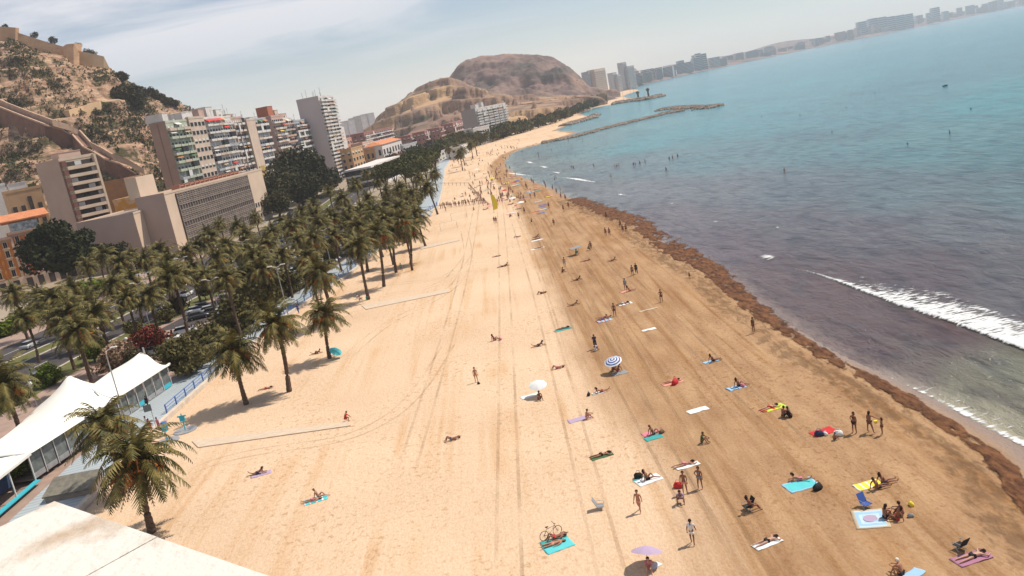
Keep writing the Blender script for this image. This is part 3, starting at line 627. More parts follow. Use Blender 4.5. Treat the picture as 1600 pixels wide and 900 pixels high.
MB().box(L1+.13,L1+.2,2,8,0,H-2).build('side_panel',M_MUS,r)
for i in range(3):
    for j in range(2): link('window',winmesh(1.6,1.9),r,(Lg+2.5+i*2.6,0,2.0+j*4.6))
rb=AT(262,267,300); 
g=MB(); g.box(2,14,9,Dm+3,H+.1,rb.z).build('roof_block',M_MUS,r); 
g=MB()
for i in range(14): g.box(14+i*4,14.6+i*4,1,4,H+.1,H+1.9).box(14+i*4,17.6+i*4,1,1.2,H+1.2,H+1.6)
g.build('roof_railing',mat('roof_red',(.45,.2,.13)),r)
O2=AT(208,334,281); r=building('low_wing','lower blank shaded wing joined to the big grid fronted building',O2,DR,30,solve(O2,PERP,120,354),O2.z,M_MUS,'building',endwall=M_MUSD,par=.5)
MB().prism([(-6,2),(-.2,2),(-.2,14),(-6,14)],0,[.0+3.4]*4).build('entrance_porch',M_MUSD,r)
# yellow panelled low building behind the wing
O2=AT(210,300,330); r=building('yellow_house','small house with a yellow painted side wall behind the blank wing',O2,DR,14,solve(O2,PERP,178,320),AT(195,313,330).z,mat('yellow_plaster',(.55,.28,.06),(.6,.42,.26),.15,3,.85,rampa=(.47,.53)),'house'); facade(r,14,15,4,4)
O2=AT(192,275,345); r=building('ochre_house','ochre house with brown shutters under the brown hillside wall',O2,DR,14,12,AT(192,282,345).z,mat('ochre_dark',(.34,.18,.08),(.25,.15,.1),.3,4,.85),'house'); facade(r,12,18,5,3,face='end',kind='arch')
# white block with long balconies
d=Vector((.6,.8,0)); O=AT(92,252,318); H=O.z; Lw=solve(O,d,145,240); Dw=solve(O,Vector((-.8,.6,0)),56,258)
M_WB=mat('cream_block',(.63,.49,.36),(.54,.42,.31),.2,6,.85); M_WB_SHADE=mat('cream_block_shaded',(.46,.34,.27),(.40,.29,.23),.1,6,.85)  # side wall tone is the cream darkened, its shade put into the colour
r=building('balcony_block','cream seven storey block with long horizontal balcony bands beside the blank wall',O,d,Lw,Dw,H,M_WB,endwall=M_WB_SHADE,roofbox=[(1,Lw*.7,1,6,2.8,mat('salmon_plaster',(.62,.42,.33)))])
nfl=13; fh=H/ (nfl+.2); M_WLOG=mat('loggia_white',(.6,.58,.56))
for f in range(nfl):
    z=f*fh
    MB().box(2.0,Lw-.9,-.05,-.02,z+1.0,z+fh-.2).build('loggia',M_DARK,r)  # flat dark panel, the loggia's shade is in its colour
    b=link('balcony',balmesh(Lw+.1,1.4,M_WB,1.0),r,(Lw/2,-.1,z+.1))
    for k in range(4):
        if (f*5+k*3)%7<3: MB().box(2.4+k*Lw*.22,2.4+(k+.85)*Lw*.22,-.25,-.07,z+1.2,z+fh-.3).build('screen',M_WLOG if (k+f)%3 else M_GLASS,r)
MB().box(-.05,1.6,-1.5,-.03,0,H-.4).build('corner_pier',mat('brown_pier',(.18,.08,.06)),r)
MB().box(Lw-.8,Lw+.05,-1.55,-.03,0,H+.6).build('side_pier',M_WB,r)
# orange house by the big dark tree and its neighbour
d=Vector((.84,.54,0)); d.normalize(); O=AT(15,366,280); H=O.z; Lw=solve(O,d,100,346); 
M_OR=mat('orange_plaster',(.62,.165,.045),(.52,.14,.05),.25,6,.85); M_TRIM=mat('cream_trim',(.68,.5,.36)); M_OR2=mat('amber_plaster',(.68,.25,.055),(.6,.2,.045),.25,5,.85)
def fancy(name,label,O,d,Lw,H,wm,cols,ped=True):
    r=building(name,label,O,d,Lw,14,H,wm,'house',par=0)
    MB().box(-.5,Lw+.3,-.6,.2,H-.3,H+.35).box(-.3,Lw+.1,-.35,-.02,H-1.1,H-.3).build('cornice',mat('cornice_brown',(.42,.25,.17)),r)
    MB().box(-.1,Lw+.1,-.3,-.02,0,4.2).build('ground_floor',M_TRIM,r)
    fh=(H-4.5)/4
    for c in range(cols):
        cw=Lw/cols
        for f in range(4):
            link('window',winmesh(1.5,2.5,.22,'arch',M_TRIM),r,((c+.5)*cw,0,4.6+f*fh))
            link('balcony',balmesh(2.2,.7,M_TRIM,.9,solid=False),r,((c+.5)*cw,-.02,4.55+f*fh))
        MB().box(c*cw-.35,c*cw+.35,-.28,-.02,4.2,H-1.1).build('pilaster',M_TRIM if c%2==0 else wm,r)
        MB().box((c+.5)*cw-.9,(c+.5)*cw+.9,-.36,-.3,.3,3.4).build('shop_door',M_DARK,r)
    return r
r=fancy('orange_house','bright orange four storey house with cream window surrounds beside the dark tree',O,d,Lw,H,M_OR,5)
g=MB(); g.box(1,9,3,9,H+.1,H+3).build('greenhouse',mat('greenhouse_glass',(.30,.34,.36),(.12,.13,.14),1.2,3,.2),r)
g=MB(); g.box(-1,12,5,12,H+3,H+3.6); g.prism([(-2,4),(13,4),(13,12),(-2,12)],H+3.6,[H+4,H+4,H+6,H+6]); g.build('tiled_roof',mat('clay_tiles',(.60,.24,.11),(.46,.17,.08),.6,5,.9),r)
M_TILES=MATS['clay_tiles']
O3=O-d*24; fancy('amber_house','amber yellow house at the left edge joined to the orange house',O3,d,23.8,H-1.2,M_OR2,6)
# ochre building behind
O=AT(8,303,335); H=O.z; Lw=solve(O,d,62,289)
r=building('ochre_building','ochre building with tall dark openings and roof garden behind the orange house',O,d,Lw,14,H,mat('ochre_plaster',(.56,.36,.20),(.47,.29,.16),.2,6,.85),'building',roofbox=[(2,8,2,7,3.2,M_WHITE)])
for k in range(4): MB().box(1+k*Lw/4.2,1+(k+.5)*Lw/4.2,-.12,-.03,H-13,H-5.5 if k!=2 else H-2.5).build('opening',M_DARK,r)
MB().box(Lw*.7,Lw-1,1,4,H+.1,H+2).build('roof_hedge',mat('hedge_leaf',(.05,.065,.015),(.10,.11,.03),2,4),r)
# roof clutter left
O=AT(-30,296,350); building('white_roof_house','white roof terraces at the far left edge beyond the ochre building',O,d,solve(O,d,8,290),12,O.z,M_WHITE,'house',roofbox=[(2,6,2,6,2.5,M_WHITE)])

# street wall of tall apartment blocks
O0=AT(258,192,392)
def seg(px0,px1,py0,name,label,wm,floors,setback=0,D_=16,**k):
    t0=solve(O0,DR,px0,py0); t1=solve(O0,DR,px1,py0); O=O0+DR*t0+PERP*setback
    H=AT(px0,py0,O.y).z; L_=t1-t0-.15
    r=building(name,label,O,DR,L_,D_,H,wm,**k); ra=random.Random(int(px0)); g=MB()
    for _ in range(4):
        x_,y_,h_=ra.uniform(1,max(2,L_-1)),ra.uniform(1,D_-2),ra.uniform(3,7); g.tube([(x_,y_,H+.1),(x_,y_,H+h_)],.08,5)
        for q in range(3): g.tube([(x_-.7,y_,H+h_-.3-q*.4),(x_+.7,y_,H+h_-.3-q*.4)],.04,4)
    g.build('antenna',mat('antenna_metal',(.3,.3,.3)),r)
    for _ in range(3):
        x_,y_=ra.uniform(1,max(2,L_-3)),ra.uniform(.6,D_-3); MB().box(x_,x_+ra.uniform(1,2.4),y_,y_+ra.uniform(1,2),H+.1,H+ra.uniform(1,2.2)).build('roof_unit',M_AWN[3],r)
    return r,L_,H
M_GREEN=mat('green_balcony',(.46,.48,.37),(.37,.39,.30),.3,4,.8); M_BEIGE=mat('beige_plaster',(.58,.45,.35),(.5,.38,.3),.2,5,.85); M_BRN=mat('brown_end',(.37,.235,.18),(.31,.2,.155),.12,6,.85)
M_WHT=mat('off_white_plaster',(.68,.63,.58),(.58,.53,.49),.3,5,.8); M_RED=mat('red_awning',(.62,.06,.05)); M_PINKP=mat('pink_plaster',(.55,.36,.3),(.45,.3,.25),.3,5,.85); M_YEL=mat('yellow_awning',(.7,.5,.12)); M_BLUEP=mat('grey_blue_plaster',(.42,.42,.43),(.34,.34,.36),.2,5)
D0=solve(O0,PERP,233,196)
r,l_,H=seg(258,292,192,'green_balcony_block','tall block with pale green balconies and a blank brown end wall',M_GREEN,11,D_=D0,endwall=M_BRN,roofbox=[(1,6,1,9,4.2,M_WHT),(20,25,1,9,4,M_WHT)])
balconies(r,l_,H,13,3,M_GREEN,1.4); facade(r,l_,H,13,6,(2.0,1.7),maxn=78)
MB().box(-.25,-.17,D0*.5-.3,D0*.5+.3,0,H).build('duct',mat('duct',(.25,.16,.12)),r)
r,l_,H=seg(292.5,317,186,'beige_window_block','beige block with paired windows between the green and the white balconies',M_BEIGE,12,-.5,roofbox=[(2,10,2,8,3.5,M_WHT)])
facade(r,l_,H,12,4,(3.0,2.0),maxn=60,fm=M_WHT)
r,l_,H=seg(318,345,186,'white_balcony_block','white balconied block with a red awning across its top floor',M_WHT,12,0,roofbox=[(3,9,3,9,5,M_PINKP),(12,20,3,9,6,M_WHT)])
balconies(r,l_,H,13,3,M_WHT,1.5,awn=lambda f,c:M_RED if f==12 else None); facade(r,l_,H,13,6,(2.2,1.8),maxn=78)
r,l_,H=seg(345.5,362,184,'red_awning_block','narrow white block with a few red awnings left of the dark bays',M_WHT,12,.8,roofbox=[(2,9,2,8,4.5,M_WHT)])
balconies(r,l_,H,13,2,M_WHT,1.3,awn=lambda f,c:M_RED if (f+c*2)%5==1 and c==0 else None); facade(r,l_,H,13,4,(2.0,1.8),maxn=52)
r,l_,H=seg(362.5,382,185,'dark_bay_block','block of deep dark balconies beside the blank beige strip',M_PINKP,12,1.5,roofbox=[(2,12,2,8,2.6,M_BEIGE)])
balconies(r,l_,H,13,3,M_WHT,1.6,w=l_/3*.7); facade(r,l_,H,13,6,(2.4,2.1),maxn=78)
r,l_,H=seg(382.5,396,189,'blank_strip_block','narrow block with a plain beige strip and yellow lower floors',M_BEIGE,12,-.8); MB().box(2,l_-2,-.3,-.03,2,H*.45).build('yellow_bay',mat('yellow_bay',(.55,.38,.14),(.3,.2,.08),.8,2,.9),r)
r,l_,H=seg(396.5,418,187,'striped_balcony_block','white striped block just right of the blank beige strip',M_BLUEP,12,1,roofbox=[(2,14,2,8,1.8,M_WHT)])
balconies(r,l_,H,12,3,M_WHT,1.5,h=1.15); facade(r,l_,H,12,6,(2.6,2),maxn=72)
r,l_,H=seg(423,441,183,'awning_mix_block','block with coloured awnings under a brick red roof room',M_PINKP,11,0,roofbox=[(3,12,2,9,6.5,mat('brick_red',(.40,.14,.08))),(14,20,2,9,4,M_BEIGE)])
balconies(r,l_,H,12,3,M_WHT,1.5,awn=lambda f,c:(M_RED,M_YEL,M_BEIGE)[(f+c)%3] if (f*3+c)%4==0 else None); facade(r,l_,H,12,6,(2.2,1.9),maxn=72)
r,l_,H=seg(441.5,458,186,'pink_roofed_block','block with pink roof rooms and crowded balconies',M_WHT,11,1.2,roofbox=[(4,18,2,9,3.5,M_PINKP)])
balconies(r,l_,H,12,3,M_PINKP,1.5); facade(r,l_,H,12,6,(2.4,1.9),maxn=72)
r,l_,H=seg(458.5,480,190,'grey_stepped_block','grey stepped block of small balconies in front of the white tower',M_BLUEP,11,0)
balconies(r,l_,H,12,5,M_WHT,1.6); facade(r,l_,H,12,8,(2.2,1.8),maxn=96)
r,l_,H=seg(480.5,505,201,'low_stepped_block','lowest of the stepped blocks at the foot of the white tower',M_WHT,10,0)
balconies(r,l_,H,10,6,M_WHT,1.6,w=3.6); facade(r,l_,H,10,8,(2.2,1.8),maxn=80)
# white tower
O=AT(497,153,585); H=O.z; Lt=solve(O,DR,521,152); Dt=solve(O,PERP,462,154)
r=building('white_tower','tallest white tower of the town with railings and masts on its roof',O,DR,Lt,Dt,H,mat('tower_white',(.66,.61,.57),(.56,.5,.48),.05,6,.8),'tower block',endwall=mat('tower_white_shaded',(.50,.43,.42),(.44,.37,.36),.05,5,.85),par=1.4)  # end wall is a darker white, shade of that side painted in
balconies(r,Lt*.98,H,23,4,M_WHT,1.8); facade(r,Lt,H,23,4,(2.8,1.9),maxn=92)
g=MB()
for x,y,h in [(2,3,5),(5,9,7),(9,4,6),(16,8,5),(24,5,8),(30,7,5),(12,14,6)]: g.tube([(x,y,H),(x,y,H+h)],.12,5)
g.build('antenna',mat('antenna_metal',(.3,.3,.3)),r)
g=MB().box(Lt+.1,Lt+16,2,Dt,0,H*.62).build('annex',M_WHT,r)
# antennas on the street blocks
g=MB(); 
# generic small buildings
def house(px,py,Y,w,dp,h,name,label,wm,floors=3,cols=4,tiled=False,ang=None,cat='house',group=None,bal=None,z=0):
    O=AT(px,py,Y); dd=Vector((math.sin(ang),math.cos(ang),0)) if ang is not None else DR
    r=building(name,label,O,dd,w,dp,h,wm,cat,group=group,par=0 if tiled else .8)
    if tiled:
        g=MB(); e=.7; i=len(g.v); ov=[(-e,-e,h),(w+e,-e,h),(w+e,dp+e,h),(-e,dp+e,h),(dp*.35,dp/2,h+dp*.22),(w-dp*.35,dp/2,h+dp*.22)]; g.v=list(ov)
        g.f=[(0,1,5,4),(1,2,5),(2,3,4,5),(3,0,4),(3,2,1,0)]; g.m=[0]*5; g.build('roof',M_TILES,r)
    facade(r,w,h,floors,cols,(w/cols*.55,h/floors*.5),z0=.6); 
    facade(r,dp,h,floors,max(2,int(cols*dp/w*.8)),(1.6,h/floors*.5),face='end',z0=.6)
    if bal: balconies(r,w,h,floors,cols,bal,1.3,z0=.6)
    return r
O=None
# ---- middle distance town (px,py = top left corner of the sea side wall, Y = distance)
M_SALM=mat('salmon_wall',(.55,.30,.22),(.46,.25,.19),.2,4,.85); M_BRICKY=mat('red_brick_rows',(.36,.16,.13),(.29,.14,.12),.2,4,.85)
def topped(px0,px1,py,Y,dp,name,label,wm,floors,cols,tiled=False,d1=DR,cat='house',group=None,bal=None,clip=None):
    O=AT(px0,py,Y); H=max(3.5,O.z); w=solve(O,d1,px1,py-(px1-px0)*.19)
    if w<0: w=12
    r=building(name,label,O,d1,w,dp,H,wm,cat,group=group,par=0 if tiled else .8)
    if tiled:
        g=MB(); e=.7; h=H
        g.v=[(-e,-e,h),(w+e,-e,h),(w+e,dp+e,h),(-e,dp+e,h),(min(dp*.35,w*.35),dp/2,h+dp*.2),(w-min(dp*.35,w*.35),dp/2,h+dp*.2)]
        g.f=[(0,1,5,4),(1,2,5),(2,3,4,5),(3,0,4),(3,2,1,0)]; g.m=[0]*5; g.build('roof',M_TILES,r)
    facade(r,w,H,floors,cols,(w/cols*.5,H/floors*.5),z0=.6,maxn=70); facade(r,dp,H,floors,3,(1.8,H/floors*.5),face='end',z0=.6,maxn=28)
    if bal: balconies(r,w,H,floors,cols,bal,1.3,z0=.6)
    return r,w,H
FD=Vector((.62,.78,0)).normalized()
topped(534,549,219,640,10,'salmon_house','tall salmon pink house just right of the white tower',M_SALM,6,4)
topped(548,566,233,600,12,'ochre_villa','ochre house with a flat roof beside the salmon pink house',mat('ochre_mid',(.55,.33,.16),(.45,.27,.14),.3,4),4,4)
topped(566,583,224,660,12,'cream_house','narrow cream balconied house right of the ochre house',M_BEIGE,7,3,bal=M_WHT)
topped(546,566,212,760,14,'rear_pink_house','flat pink building behind the ochre house',M_PINKP,6,5)
topped(568,612,208,760,16,'stepped_red_block','dark red stepped block with white balcony lines and a tiled roof edge',M_BRICKY,8,12,bal=M_WHT,cat='apartment block')
topped(584,596,232,640,10,'arched_villa','ochre villa with a tiled roof left of the broad tiled villa',mat('ochre_mid'  ,(.5,.3,.2)),2,3,True,cat='villa')
topped(596,627,226,640,14,'tiled_villa','broad white villa under an orange tiled roof above the arcade',M_WHT,2,7,True,cat='villa')
topped(630,652,229,700,14,'domed_hall','grey hall with a rounded roof right of the tiled villa',M_BLUEP,2,5,cat='hall')
topped(630,645,240,640,10,'small_pink_house','small pink house in front of the grey hall',M_SALM,2,4)
# arcade building with three white decks
O=AT(580,262,440); w=solve(O,DR,624,243); r=thing('arcade_building','long low white building with three open horizontal decks behind the pines','building',(O.x,O.y,0),math.atan2(DR.y,DR.x))
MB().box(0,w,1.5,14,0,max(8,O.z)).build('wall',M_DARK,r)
for k in range(4):
    z=max(8,O.z)*k/3; MB().box(-.5,w+.5,0-(3-k)*.8,14,z,z+.9).build('deck',M_WHT,r)
# brick red rows at the foot of the ridge
rows=[(641,662,212,820),(663,684,206,830),(686,706,200,850),(707,735,193,880)]
lab=['leftmost of the red brick rows under the ridge','second red brick row under the ridge with pale roof','third red brick row below the dark quarry face','longest red brick row ending at the white slab block']
for (a,b,c,Y),q in zip(rows,lab): topped(a,b,c,Y,12,'brick_row',q,M_BRICKY,4,9,bal=M_PINKP,cat='terrace',group='red brick rows at the foot of the ridge')
# white slab block on the slope
FD0=FD; FD=Vector((.45,.89,0)).normalized(); O=AT(742,171,760); w=solve(O,FD,789,158); H=O.z
r=building('white_slab_block','big white slab block of open balconies standing below the ridge',O,FD,w,14,H,M_WHT,endwall=mat('grey_end',(.32,.28,.27)),roofbox=[(8,14,3,8,4,M_WHT),(20,24,3,8,5,M_WHT)])
balconies(r,w,H,12,6,M_WHT,1.8,w=w/6*.85); facade(r,w,H,12,7,(1.7,1.2),maxn=84)
FD=FD0; O=AT(739,202,700); w=solve(O,FD,764,197); r=building('white_annex','low white annex at the foot of the big white slab block',O,FD,w,12,O.z,M_WHT,'building'); facade(r,w,O.z,3,6,(1.8,1.6))
topped(768,790,197,900,14,'red_roof_house','red roofed house just right of the white slab block',M_SALM,2,4,True,FD)
topped(840,868,189,980,20,'long_red_roof_house','wide orange roofed house among the dark trees by the shore',M_SALM,1,6,True,FD)
topped(876,896,185,1060,14,'crimson_roof_house','small house with a crimson roof nearest the promontory',mat('crimson_wall',(.4,.12,.1)),1,4,True,FD)
topped(720,731,230,560,10,'beach_pavilion','white beach pavilion with stepped roofs at the far promenade',M_WHT,2,3,cat='pavilion')
topped(684,708,240,560,8,'beach_kiosk','low white kiosk row near the far palms of the beach',M_WHT,2,5,cat='kiosk')
# backdrop left of the ridge
for k,(a,b,c,Y) in enumerate([(530,541,193,1500),(543,553,189,1600),(555,561,184,1700),(563,572,181,1650),(574,584,178,1700)]):
    O=AT(a,c,Y); w=solve(O,FD,b,c-2); building('distant_block',['distant grey block just right of the white tower','second distant grey block from the white tower','slim distant block between the grey ones','wide distant block left of the ridge foot','distant block touching the foot of the ridge'][k],O,FD,w,20,max(10,O.z),M_BLUEP,group='distant blocks left of the ridge')
# Albufereta towers
def far_tower(px0,px1,py,Y,dp,label,wm,cols,fl,round_=False):
    O=AT(px0,py,Y); w=solve(O,FD,px1,py-(px1-px0)*.19); H=O.z
    r=building('far_tower',label,O,FD,w,dp,H,wm,'tower block')
    for f in range(1,fl): MB().box(-.8,w+.8,-1.6,0-.02,H*f/fl-.4,H*f/fl+.4).build('balcony_band',M_WHT,r)
far_tower(919,927,112,2100,20,'slim grey tower left of the cream rounded tower',M_BLUEP,3,14)
far_tower(928,945,109,2100,20,'broad cream tower with a rounded top beyond the ridge',M_BEIGE,6,14)
far_tower(957,963,114,2300,16,'first of the two short grey towers left of the tall pair',M_BLUEP,3,12)
far_tower(964,969,117,2300,16,'second of the two short grey towers left of the tall pair',M_BLUEP,3,12)
far_tower(972,978,98,2350,16,'slimmest and tallest far tower of the tall pair',M_BLUEP,3,22)
far_tower(980,990,104,2350,22,'broader far tower of the tall pair on the right',M_BLUEP,4,20)
# far headland land and its low town
cp=[AT(x,y,Y) for x,y,Y in FARC]
mb=MB(); rr=random.Random(5)
V=[];nn=240
for i in range(nn):
    t=i/(nn-1)*(len(cp)-1); k=min(int(t),len(cp)-2); p=cp[k].lerp(cp[k+1],t-k); d=Vector((p.x,p.y,0)).normalized()
    for j,(b,h) in enumerate([(10,-1),(60,4),(250,14+9*nz3(i*.07,2)),(600,36+20*nz3(i*.05,1)),(1200,56+26*nz3(i*.04,5)),(1900,0)]):
        q=p+d*b; V.append((q.x,q.y,max(-1,h)))
mb.v=V; mb.f=[(i*6+j,(i+1)*6+j,(i+1)*6+j+1,i*6+j+1) for i in range(nn-1) for j in range(5)]; mb.m=[0]*len(mb.f)
tag(mb.build('headland',M_ROCK3,smooth=True),kind='structure')
fm=mb_cache=[]
for k in range(3):
    g=MB(); g.box(-.5,.5,-.5,.5,0,1,k)
    for f in range(8): g.box(-.52,.52,-.53,-.505,(f+.35)/8,(f+.75)/8,3)
    fm.append(g.mesh('far_building',[M_WHT,M_BEIGE,M_BLUEP,M_DARK]))
clusters=[(1060,1075,30),(1082,1104,46),(1357,1425,26),(1455,1464,40)]
for i in range(230):
    t=rr.uniform(.35,len(cp)-1.2); k=int(t); p=cp[k].lerp(cp[k+1],t-k); d=Vector((p.x,p.y,0)).normalized()
    q=p+d*rr.uniform(60,700); px=np.interp(t,range(len(FARC)),[f[0] for f in FARC])
    h=rr.uniform(20,46)*(1+ .5*max(0,k-3)/4)
    for a,b,hh in clusters:
        if a<px<b: h=hh*rr.uniform(.7,1.35)*(1.0+.12*k)
    if px>1330: h*=1.15
    ci_=rr.randrange(3); o=link('coast_building',fm[ci_],None,(q.x,q.y,5),rr.uniform(-.5,.5),(rr.uniform(18,60),rr.uniform(15,30),h))
    tag(o,('low wide','low','mid height','taller')[min(3,int(h/14))]+' '+('white','cream','grey')[ci_]+' far skyline building, '+('nearest the tall pair of towers','left of the far grey towers','right of the far grey towers','middle of the far shore','below the long dark skyline','at the right end of the far shore','rightmost stretch of the far shore','last stretch of the far shore')[min(7,int(t))],'building','buildings of the far hazy skyline')
for a,y,Y,h in [(1062,95,3900,0),(1086,86,4000,0),(1097,84,4000,0),(1016,114,3400,0),(1130,95,4300,0),(1345,34,5600,0),(1362,29,5700,0),(1376,27,5700,0),(1390,26,5700,0),(1404,24,5700,0),(1418,22,5800,0),(1460,12,6100,0)]:
    P_=AT(a,y,Y); o=link('coast_tower',fm[2],None,(P_.x,P_.y,0),.2,(26 if a<1300 else 60,26,P_.z)); tag(o,'grey tower block rising above the far hazy skyline','tower block','tall towers of the far skyline')

# breakwaters and marina
M_STONE=mat('breakwater_rock',(.34,.26,.20),(.22,.17,.14),.4,6,.95,bump=.3)
def rocks(name,label,pts,wd,h,n,seed,size):
    rr=random.Random(seed); mb=MB(); P_=[G(*p,-.3) for p in pts]
    for _ in range(n):
        t=rr.uniform(0,len(P_)-1.001); k=int(t); p=P_[k].lerp(P_[k+1],t-k); dd=(P_[k+1]-P_[k]).normalized(); s=rr.gauss(0,.45)*wd
        q=p+Vector((-dd.y,dd.x,0))*s; r_=size*rr.uniform(.6,1.3); hh=h*(1-min(1,abs(s)/wd))
        i=len(mb.v); mb.ell((q.x,q.y,hh*.6-.3),(r_,r_*rr.uniform(.7,1.2),r_*.7+hh*.4),6,3)
        for v in range(i,len(mb.v)):
            x,y,z_=mb.v[v]; mb.v[v]=(x+rr.uniform(-.2,.2)*r_,y+rr.uniform(-.2,.2)*r_,z_+rr.uniform(-.15,.15)*r_)
    tag(mb.build(name,M_STONE),label,'breakwater')
rocks('breakwater','long thin stone groyne curving out from the end of the beach',[(848,224),(900,214),(950,200),(1000,188),(1040,178),(1068,173)],3.0,.8,1500,1,1.0)
rocks('breakwater','detached flat stone breakwater lying off the tip of the groyne',[(1032,172),(1055,169),(1085,168),(1108,168.5),(1124,166)],6,.9,1100,2,1.2)
rocks('breakwater','rocky edge of the promontory below the crimson roof house',[(882,197),(905,191),(922,186),(930,181)],5,1.5,500,3,1.8)
rocks('breakwater','farthest breakwater sheltering the small boats',[(960,163),(990,158),(1010,156),(1035,150.5)],7,2,500,4,2.4)
M_HULL=mat('boat_white',(.75,.74,.72))
def boat(px,py,s,label,mast=False,group='boats in the small marina',m=M_HULL):
    g=G(px,py,-.3); r=thing('boat',label,'boat',g,R.uniform(-.4,.6),group,s)
    mb=MB(); mb.v=[(-3,-1,.9),(1.5,-1.1,.9),(3.6,0,1.2),(1.5,1.1,.9),(-3,1,.9),(-2.8,-.7,-.1),(1.2,-.7,-.1),(2.8,0,-.1),(1.2,.7,-.1),(-2.8,.7,-.1)]
    mb.f=[(0,5,6,1),(1,6,7,2),(2,7,8,3),(3,8,9,4),(4,9,5,0),(0,1,2,3,4),(9,8,7,6,5)]; mb.m=[0]*7; mb.build('hull',m,r)
    MB().prism([(-1.2,-.6),(1,-.5),(1,.5),(-1.2,.6)],.9,[1.9,1.6,1.6,1.9]).build('cabin',M_WHT,r)
    if mast: MB().tube([(0,0,.9),(0,0,9)],.08,5).build('mast',MATS['antenna_metal'],r)
for k,(x,y,mst) in enumerate([(968,161,0),(975,160,1),(983,159,0),(992,157,1),(1000,156,0),(1008,154.5,1),(1017,153,0),(987,158,1)]): boat(x,y,2.0,'white boat moored behind the farthest breakwater',mst)
boat(1477,134.5,.42,'lone dark motor boat far out at the right of the bay',False,None,mat('boat_dark',(.05,.05,.06)))
M_BUOY=mat('buoy',(.06,.05,.05),rough=.5)
for k,(x,y) in enumerate([(1367,146),(1322,168),(1250,180),(1517,170),(1190,182),(1418,225),(1300,206)]):
    mb=MB(); mb.ell((0,0,.1),(1,1,.9),8,5).tube([(0,0,.9),(0,0,2)],.15,5); o=mb.build('buoy',M_BUOY,loc=G(x,y,-.3)); o.scale=(.28,.28,.28); tag(o,'small dark buoy floating out in the turquoise bay','buoy','buoys out in the bay')
# two lattice masts by the marina
for k,(x,y,t,l) in enumerate([(998,156,142,'left dark palm-like mast on the farthest breakwater'),(1014,154,137,'right dark palm-like mast on the farthest breakwater')]):
    g=G(x,y,0); top=AT(x,t,g.y); MB().tube([(0,0,0),(0,0,top.z)],1.2,5).ell((0,0,top.z-2),(2.6,2.6,1.8),7,3).build('harbour_mast',M_SCRUB,loc=g); tag(COL.objects[-1],l,'mast')

# ================================================================== VEGETATION
M_LEAF=[mat('leaf_deep',(.022,.028,.011),(.045,.05,.02),.6,3,.95,spec=.08),mat('leaf_olive',(.085,.075,.03),(.14,.12,.05),.7,3,.95,spec=.08),mat('leaf_pine',(.075,.08,.03),(.12,.115,.045),.3,3,.95,spec=.08),mat('leaf_red',(.20,.035,.03),(.12,.05,.03),2,3,.95,spec=.08),mat('leaf_blossom',(.42,.27,.19),(.13,.10,.05),2.5,3,.95,spec=.08),mat('leaf_bright',(.13,.17,.02),(.09,.12,.02),1,3,.95,spec=.08),mat('leaf_dark',(.05,.05,.025),(.085,.075,.035),.3,3,.95,spec=.08)]
M_BARK=mat('bark',(.13,.09,.06),(.08,.055,.04),4,4,.95)
def crown_mesh(name,m,seed,r=1.,nclump=26,nleaf=60,leaf=.085,fl=.75,upper=True):
    rr=random.Random(seed); mb=MB()
    for k in range(nclump):
        u=rr.uniform(-.35 if upper else -1,1); t=rr.uniform(0,6.283); q=math.sqrt(1-u*u); d=rr.uniform(.45,.85)
        leafclump(mb,(d*q*math.cos(t),d*q*math.sin(t),d*u*fl),rr.uniform(.22,.42),nleaf,rr,leaf=leaf,fl=.8)
    leafclump(mb,(0,0,0),.6,int(nclump*nleaf*.22),rr,leaf=leaf*1.5,fl=fl)
    return mb.mesh(name,m)
CROWNS={}
def broadtree(pos,r,h,mi,label,name='tree',group=None,cat='tree',nclump=26,nleaf=60,fl=.75,leaf=.085):
    k=(mi,nclump,nleaf,fl,R.randrange(3))
    if k not in CROWNS: CROWNS[k]=crown_mesh('crown',M_LEAF[mi],mi*31+nclump+k[4]*7,1,nclump,nleaf,leaf,fl)
    rt=thing(name,label,cat,pos,R.uniform(0,6.28),group)
    link('crown',CROWNS[k],rt,(0,0,h),0,(r,r,r))
    if h>r*.5:
        mb=MB(); mb.tube([(0,0,-.3),(.1*r,0,h*.5),(0,.05*r,h)],[r*.08,r*.06,r*.03],7)
        for a in range(3): mb.tube([(.1*r,0,h*.5),(.1*r+.4*r*math.cos(a*2.1),.4*r*math.sin(a*2.1),h)],[r*.045,r*.02],5)
        mb.build('trunk',M_BARK,rt)
    return rt
def at_h(px,py,z): return G(px,py,z)
# big dark tree by the orange house
p=G(97,410,10); broadtree(AT(97,405,262).xy.to_3d(),11.2,11,0,'large almost black round tree in front of the orange house','dark_tree',nclump=44,nleaf=120,fl=.95,leaf=.06)
for x,y,Y,r,l in [(150,398,255,4.5,'small dark tree on the right of the large round tree'),(178,395,262,4.5,'small dark tree under the blank shaded wing')]: 
    q=AT(x,y,Y); broadtree((q.x,q.y,0),r,max(4,q.z),0,l,'dark_tree')
# ficus grove
for k,(x,y,Y,r,l) in enumerate([(462,268,430,15,'tallest round dark crown of the grove beside the apartment blocks'),(440,292,400,12,'dark tree at the left of the grove by the cream end wall'),(490,282,440,13,'right half of the dark grove in front of the white tower foot'),(470,300,400,11,'lower dark tree at the middle of the grove'),(513,288,460,9,'last dark tree at the right of the grove'),(432,318,370,8,'small dark tree touching the end wall of the grid building')]):
    q=AT(x,y,Y); broadtree((q.x,q.y,0),r,max(r*.7,q.z),6,l,'dark_tree',None,nclump=40,nleaf=110,fl=.8,leaf=.06)
